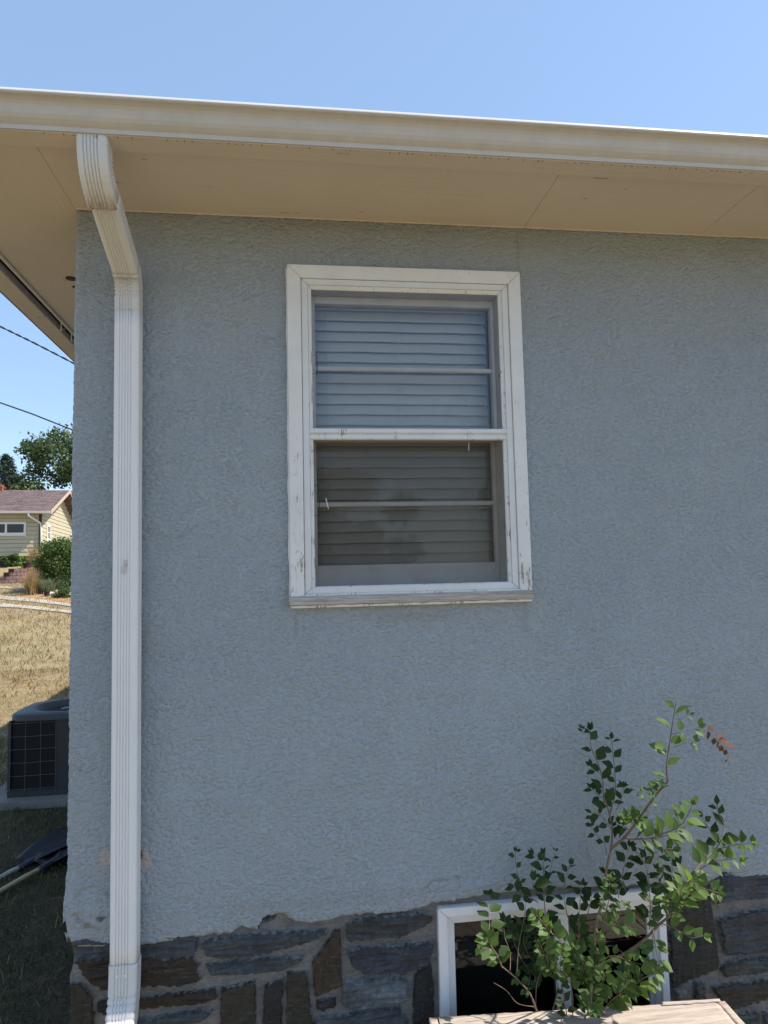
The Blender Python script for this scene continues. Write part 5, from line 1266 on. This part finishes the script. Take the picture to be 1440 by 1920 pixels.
def hwin(x0, x1, z0, z1, n, fr=0.09, grid=False):
    m_ = MB(); mitred(m_, (x0, x1, z0, z1), (x0+fr, x1-fr, z0+fr, z1-fr), -0.06, 0.02); m_.box(x0-0.02, x1+0.02, -0.08, 0.0, z0-0.06, z0-0.002)
    for i in range(1, n): xm = x0+(x1-x0)*i/n; m_.box(xm-0.045, xm+0.045, -0.055, 0.01, z0+fr+0.002, z1-fr-0.002)
    f_ = inn(m_.build('window', 'white_trim'))
    m_ = MB(); m_.add([(x0+fr, -0.04, z0+fr), (x1-fr, -0.04, z0+fr), (x1-fr, -0.04, z1-fr), (x0+fr, -0.04, z1-fr)], [(0, 1, 2, 3)]); p_ = inn(m_.build('pane', 'house_glass')); p_.parent = f_; p_.matrix_parent_inverse = Matrix.Identity(4)
t = NT('house_glass'); t.col((0.012, 0.014, 0.014)); t.set(0.08, 0.5); MATS['house_glass'] = t.m
hwin(-2.42, -0.66, 1.20, 1.80, 2); hwin(-6.2, -4.4, 1.0, 1.9, 2)
m_ = MB(); y0_, y1_, z0_, z1_ = 1.18, 1.98, 0.98, 1.78
m_.box(0.02, 0.06, y0_, y0_+0.10, z0_, z1_); m_.box(0.02, 0.06, y1_-0.10, y1_, z0_, z1_); m_.box(0.02, 0.058, y0_+0.101, y1_-0.101, z1_-0.10, z1_); m_.box(0.02, 0.058, y0_+0.101, y1_-0.101, z0_, z0_+0.10); m_.box(0.02, 0.08, y0_-0.06, y1_+0.06, z0_-0.08, z0_-0.003); m_.box(0.02, 0.052, (y0_+y1_)/2-0.025, (y0_+y1_)/2+0.025, z0_+0.101, z1_-0.101); m_.box(0.02, 0.051, y0_+0.101, y1_-0.101, 1.36, 1.40)
gw = inn(m_.build('gable_window', 'white_trim')); m_ = MB(); m_.add([(0.034, y0_+0.1, z0_+0.1), (0.034, y1_-0.1, z0_+0.1), (0.034, y1_-0.1, z1_-0.1), (0.034, y0_+0.1, z1_-0.1)], [(0, 1, 2, 3)]); p_ = inn(m_.build('pane', 'house_glass')); p_.parent = gw; p_.matrix_parent_inverse = Matrix.Identity(4)
m_ = MB(); m_.box(0.02, 0.05, Dh-0.10, Dh+0.10, zr-0.75, zr-0.40); inn(m_.build('gable_vent', 'fascia_tan'))
m_ = MB()
for i in range(5):
    for j in range(3):
        for k in (0, 1): m_.box(-3.50+j*0.21+0.1*(i % 2)-0.03*math.sin(i*3+j), -3.30+j*0.21+0.1*(i % 2), Dh-0.35+k*0.55, Dh-0.18+k*0.55, zr-0.1+i*0.10, zr-0.008+i*0.10)
m_.box(-3.45, -2.85, Dh-0.3, Dh+0.3, zr-0.1, zr+0.36)
ch = inn(m_.build('chimney', 'chimney_brick')); ch.parent = rfo; ch.matrix_parent_inverse = Matrix.Identity(4)

# ------------------------------------------------------------------ red block retaining wall
wl = MB(); yw = 29.0
pA = onY(0, 1094, yw); pB = onY(64, 1092, yw)
xL, xR = pA[0]-3.0, pB[0]+2.2; zb0 = 1.35
def zpx(v): return onY(30, v, yw)[2]
t0 = zpx(1066.5); t1 = zpx(1073); t2 = zpx(1080.5)
x18 = onY(17, 1070, yw)[0]; x8 = onY(8, 1078, yw)[0]
wl.box(xL, x8, yw, yw+0.3, zb0, t2); wl.box(x8, x18, yw, yw+0.3, zb0, t1-0.0); wl.box(x18, xR, yw, yw+0.3, zb0, t0)
wo_ = wl.build('retaining_wall', 'red_block', None, 0.01); tag(wo_, 'low stepped retaining wall of dusty red concrete blocks below the yellow house', 'retaining wall')
cb = MB(); cb.box(x8-0.02, x8+0.19, yw-0.03, yw+0.2, t2+0.002, t1+0.005); cb.box(x18-0.02, x18+0.2, yw-0.03, yw+0.2, t1+0.002, t0+0.01); cb.box(x18+0.75, x18+1.05, yw-0.012, yw+0.1, t0-0.08, t0-0.012)
simple('dark_block', (0.055, 0.03, 0.028), 0.95, 0.1); cb.build('end_block', 'dark_block', wo_, 0.004)

# ------------------------------------------------------------------ foliage helpers
def leaf_cloud(centers, radii, n, size, shell=0.55, seed=1, squash=1.0, droop=0.0):
    r = np.random.default_rng(seed); centers = np.array(centers, float); radii = np.array(radii, float)
    pw = radii**2; idx = r.choice(len(centers), n, p=pw/pw.sum())
    d = r.normal(size=(n, 3)); d /= np.linalg.norm(d, axis=1)[:, None]
    rad = radii[idx]*(shell+(1-shell)*r.random(n)**0.5)*(1+0.22*r.normal(size=n))
    d[:, 2] *= squash; p = centers[idx]+d*rad[:, None]
    nrm = d*0.6+r.normal(size=(n, 3))*0.6; nrm /= np.linalg.norm(nrm, axis=1)[:, None]
    a = np.cross(nrm, r.normal(size=(n, 3))); a /= np.linalg.norm(a, axis=1)[:, None]; b = np.cross(nrm, a)
    s = size*r.uniform(0.6, 1.4, n)[:, None]
    V = np.stack([p-a*s, p+b*s*0.55, p+a*s, p-b*s*0.55], 1).reshape(-1, 3)
    tone = np.clip(0.5+0.25*r.normal(size=n)+0.25*np.sin(idx*2.4), 0, 1)
    F = np.arange(n*4).reshape(n, 4); return V, F, np.repeat(tone, 4)
def foliage(name, V, F, T, mat, parent):
    me = bpy.data.meshes.new(name); me.from_pydata(V.tolist(), [], F.tolist())
    at = me.color_attributes.new('tone', 'FLOAT_COLOR', 'POINT'); at.data.foreach_set('color', np.repeat(T, 4)); me.update()
    return link(name, me, mat, parent)
def tree(x, y, H, Rr, label, seed, n=22000, size=0.16, name='deciduous_tree', blobs=46, trunk_h=0.28, group=None, mat='tree_leaf'):
    r = random.Random(seed); z0 = float(hgt(x, y)); t = thing(name, (x, y, z0), label, 'tree', group)
    tb = MB(); top = Vector((x, y, z0+H*0.72)); base_ = Vector((x, y, z0-0.2))
    tb.tube([base_, base_.lerp(top, 0.3)+Vector((0.2, 0, 0)), base_.lerp(top, 0.65)+Vector((-0.2, 0.1, 0)), top], [H*0.032, H*0.024, H*0.014, H*0.005], 10)
    cs, rs_ = [], []
    for k in range(blobs):
        a = r.uniform(0, 6.283); f = r.random()**0.6; el = r.uniform(-0.85, 1.0)
        rr_ = Rr*f*math.sqrt(max(0.05, 1-el*el*0.9))
        c = Vector((x+rr_*math.cos(a), y+rr_*math.sin(a), z0+H*(0.5+trunk_h/2)+el*H*(0.5-trunk_h/2)*0.92)); cs.append(tuple(c)); rs_.append(Rr*r.uniform(0.10, 0.25))
        if k % 2 == 0:
            st_ = base_.lerp(top, r.uniform(0.35, 0.9)); md_ = st_.lerp(c, 0.5)+Vector((0, 0, -0.3)); tb.tube([st_, md_, c], [H*0.008, H*0.005, H*0.002], 6)
    tb.build('trunk', 'bark', t, smooth=True)
    V, F, T = leaf_cloud(cs, rs_, n, size, 0.35, seed, 0.8); foliage('crown', V, F, T, mat, t); return t
def conifer(x, y, H, Rr, label, seed, n=12000, group=None):
    r = np.random.default_rng(seed); z0 = float(hgt(x, y)); t = thing('conifer_tree', (x, y, z0), label, 'tree', group)
    tb = MB(); tb.tube([(x, y, z0-0.2), (x+0.05, y, z0+H)], [H*0.02, 0.02], 8)
    V = []; T = []
    nb_ = 110
    for k in range(nb_):
        f = (k+0.5)/nb_; z = z0+H*(0.08+0.91*f); L = Rr*(1-f)**0.85*r.uniform(0.65, 1.15)+0.12; a = k*2.399+r.uniform(-.3, .3)
        d = Vector((math.cos(a), math.sin(a), -0.12+0.25*f)); p0 = Vector((x, y, z)); p1 = p0+d*L
        tb.tube([p0, p1], [0.035*(1-f)+0.012, 0.006], 4)
        m_ = int(n/nb_*(0.4+1.2*(1-f)))
        for _ in range(m_):
            q = p0.lerp(p1, r.random()**0.7)+Vector(r.normal(size=3)*0.14*L**0.5); s = r.uniform(0.05, 0.13)
            aa = Vector(r.normal(size=3)).normalized(); aa.z = aa.z*0.4-0.35; bb = aa.cross(Vector(r.normal(size=3))).normalized()
            V += [q-aa*s*1.3, q+bb*s*0.35, q+aa*s*1.3, q-bb*s*0.35]; T += [float(np.clip(0.5+0.3*r.normal(), 0, 1))]*4
    tb.build('trunk', 'bark', t); V = np.array([tuple(v) for v in V]); foliage('crown', V, np.arange(len(V)).reshape(-1, 4), np.array(T), 'spruce_leaf', t)
p = onY(168, 1000, 48.0); tree(p[0]+0.6, 48.0, 8.7, 5.6, 'large dark green leafy tree behind the gable end of the yellow house', 5, 26000, 0.14, blobs=64, trunk_h=0.12)
p = onY(9, 1000, 44.0); conifer(p[0], 44.0, 6.7, 2.4, 'dark green spruce rising behind the brick chimney of the yellow house', 8, 13000)
p = onY(205, 1000, 60); tree(p[0], 62.0, 8.5, 5.0, 'lower leafy tree far behind the yellow house, at the foot of the large tree', 15, 12000, 0.18, blobs=30, trunk_h=0.1)

# garden plants
def clump(name, u, v, w_, hgt_, n, mat, label, cat, seed, lean=0.5, width=0.006, curve=0.5, group=None):
    g_ = ground(u, v); r = np.random.default_rng(seed); V = []; F = []; T = []
    for k in range(n):
        a = r.uniform(0, 6.283); b0 = np.array([g_[0]+0.25*w_*r.normal()*0.5, g_[1]+0.25*w_*r.normal()*0.5, g_[2]-0.02]); L = hgt_*r.uniform(0.55, 1.1); ln = lean*r.uniform(0.1, 1.0)
        dx, dy = math.cos(a)*ln*w_, math.sin(a)*ln*w_; sx_, sy_ = -math.sin(a)*width*r.uniform(.6, 1.4), math.cos(a)*width*r.uniform(.6, 1.4)
        b = len(V)
        for t_ in (0, 0.35, 0.7, 1.0):
            c = b0+np.array([dx*t_**1.6, dy*t_**1.6, L*(t_-curve*0.35*t_*t_*ln)]); ww = 1-0.75*t_
            V += [(c[0]-sx_*ww, c[1]-sy_*ww, c[2]), (c[0]+sx_*ww, c[1]+sy_*ww, c[2])]
        for i in range(3): F.append((b+2*i, b+2*i+1, b+2*i+3, b+2*i+2))
        T += [float(np.clip(0.5+0.28*r.normal(), 0, 1))]*8
    me = bpy.data.meshes.new(name); me.from_pydata(V, [], F); at = me.color_attributes.new('tone', 'FLOAT_COLOR', 'POINT'); at.data.foreach_set('color', np.repeat(np.array(T), 4)); me.update()
    o = link(name, me, mat); tag(o, label, cat, group); return o
clump('ornamental_grass', 59, 1116, 0.62, 0.98, 420, 'straw', 'tall golden dry ornamental grass clump in front of the red block wall', 'ornamental grass', 1, 0.75, 0.010)
clump('ornamental_grass', 64, 1063, 0.7, 1.0, 260, 'straw', 'golden plumed ornamental grass against the corner of the yellow house', 'ornamental grass', 2, 0.8, 0.012)
clump('silver_plant', 88, 1114, 0.62, 0.58, 800, 'silver_leaf', 'silvery green bushy perennial beside the golden grass on the mulch', 'plant', 3, 0.85, 0.011)
def bush(name, u, v, rx, rz, n, mat, label, seed, size=0.05, dy=0.0, cat='bush', blobs=26, squash=0.9):
    g_ = ground(u, v); r = random.Random(seed); cs, rs_ = [], []
    t = thing(name, (g_[0], g_[1]+dy, g_[2]), label, cat); tb = MB()
    for k in range(blobs):
        a = r.uniform(0, 6.283); f = r.random()**0.5; h_ = r.uniform(0.12, 0.92); c = (g_[0]+rx*f*0.8*math.cos(a)*math.sqrt(1.05-h_**2*0.85), g_[1]+dy+rx*f*0.7*math.sin(a), g_[2]+h_*rz); cs.append(c); rs_.append(rx*r.uniform(0.16, 0.32))
        tb.tube([(g_[0]+0.1*math.cos(a), g_[1]+dy+0.1*math.sin(a), g_[2]-0.05), c], [0.012, 0.004], 5)
    tb.build('stem', 'bark', t); V, F, T = leaf_cloud(cs, rs_, n, size, 0.3, seed, squash); foliage('foliage', V, F, T, mat, t)
bush('green_bush', 106, 1110, 1.45, 1.85, 20000, 'bush_leaf', 'big rounded green bush in front of the gable end of the yellow house', 21, 0.045, 0.7, blobs=42)
bush('small_bush', 22, 1062, 0.5, 0.55, 2500, 'bush_leaf', 'low dark green bush under the long window of the yellow house', 22, 0.035, 0.0, blobs=12)
bush('small_bush', 3, 1062, 0.35, 0.5, 1500, 'silver_leaf', 'low grey-green bush at the left edge by the yellow house', 23, 0.03, 0.0, blobs=9)
bush('potted_plant', 51, 1063, 0.30, 0.5, 1200, 'bright_leaf', 'bright lime green plant in a dark pot near the corner of the yellow house', 24, 0.035, -0.4, cat='potted plant', blobs=10)
bush('low_plant', 119, 1122, 0.45, 0.36, 1600, 'bush_leaf', 'low reddish green plant among the pale rocks on the mulch', 25, 0.03, 0.0, cat='plant', blobs=10)
def pot(u, v, r_, h_, label, dy=0):
    g_ = ground(u, v); m_ = MB(); m_.tube([(g_[0], g_[1]+dy, g_[2]-0.02), (g_[0], g_[1]+dy, g_[2]+h_*0.85), (g_[0], g_[1]+dy, g_[2]+h_*0.86), (g_[0], g_[1]+dy, g_[2]+h_)], [r_*0.7, r_, r_*1.12, r_*1.12], 18)
    o = m_.build('plant_pot', 'dark_block', None, smooth=False); tag(o, label, 'plant pot')
pot(50, 1067, 0.17, 0.28, 'dark brown pot under the lime green plant'); pot(88, 1119, 0.10, 0.2, 'small dark pot on the orange mulch below the silvery plant')
def rock(u, v, sx_, sy_, sz_, seed, label, group):
    g_ = ground(u, v); bm = bmesh.new(); bmesh.ops.create_icosphere(bm, subdivisions=3, radius=1)
    for vv in bm.verts:
        k = 1+0.22*pn(vv.co.x*1.7+seed, vv.co.y*1.7+vv.co.z, seed)+0.08*pn(vv.co.x*5, vv.co.z*5, seed+1); vv.co = Vector((vv.co.x*sx_*k, vv.co.y*sy_*k, vv.co.z*sz_*k))
    me = bpy.data.meshes.new('rock'); bm.to_mesh(me); bm.free(); o = link('rock', me, 'pale_rock'); o.location = (g_[0], g_[1], g_[2]+sz_*0.6); tag(o, label, 'rock', group)
for i, (u, v, a, lab) in enumerate([(92, 1116, 0.20, 'pale rock just right of the small dark pot'), (98, 1112, 0.26, 'pale rock behind the silvery plant, left of the low reddish plant'), (124, 1111, 0.22, 'pale rock at the foot of the big green bush, near the house corner'), (127, 1120, 0.18, 'pale rock lowest on the mulch, beside the stucco corner'), (112, 1110, 0.20, 'pale rock in the middle, between bush and low reddish plant')]):
    rock(u, v, a, a*0.7, a*0.4, 40+i, lab, 'pale rocks edging the mulch bed')
# wire plant cage by the bush
g_ = ground(126, 1116); m_ = MB()
for k in range(5): m_.tube([(g_[0]-0.3+0.15*k, g_[1], g_[2]), (g_[0]-0.3+0.15*k, g_[1], g_[2]+0.72)], 0.007, 5)
for k in range(4): m_.tube([(g_[0]-0.3, g_[1], g_[2]+0.1+0.2*k), (g_[0]+0.3, g_[1], g_[2]+0.1+0.2*k)], 0.006, 5)
o = m_.build('plant_trellis', 'dark_metal'); tag(o, 'thin dark wire trellis standing in front of the big green bush', 'trellis')

# ------------------------------------------------------------------ what stands behind the photographer (seen in the window glass)
tree(-7.5, -26, 6.2, 3.4, 'leafy tree behind the camera, mirrored in the left of the lower window', 31, 7000, 0.2, blobs=24, trunk_h=0.15)
tree(1.5, -30, 6.0, 4.4, 'broad leafy tree behind the camera, mirrored in the middle of the window', 32, 9000, 0.2, blobs=30, trunk_h=0.15)
tree(12.5, -27, 6.9, 4.0, 'tall leafy tree behind the camera, mirrored at the right of the window', 33, 8000, 0.2, blobs=26, trunk_h=0.15)
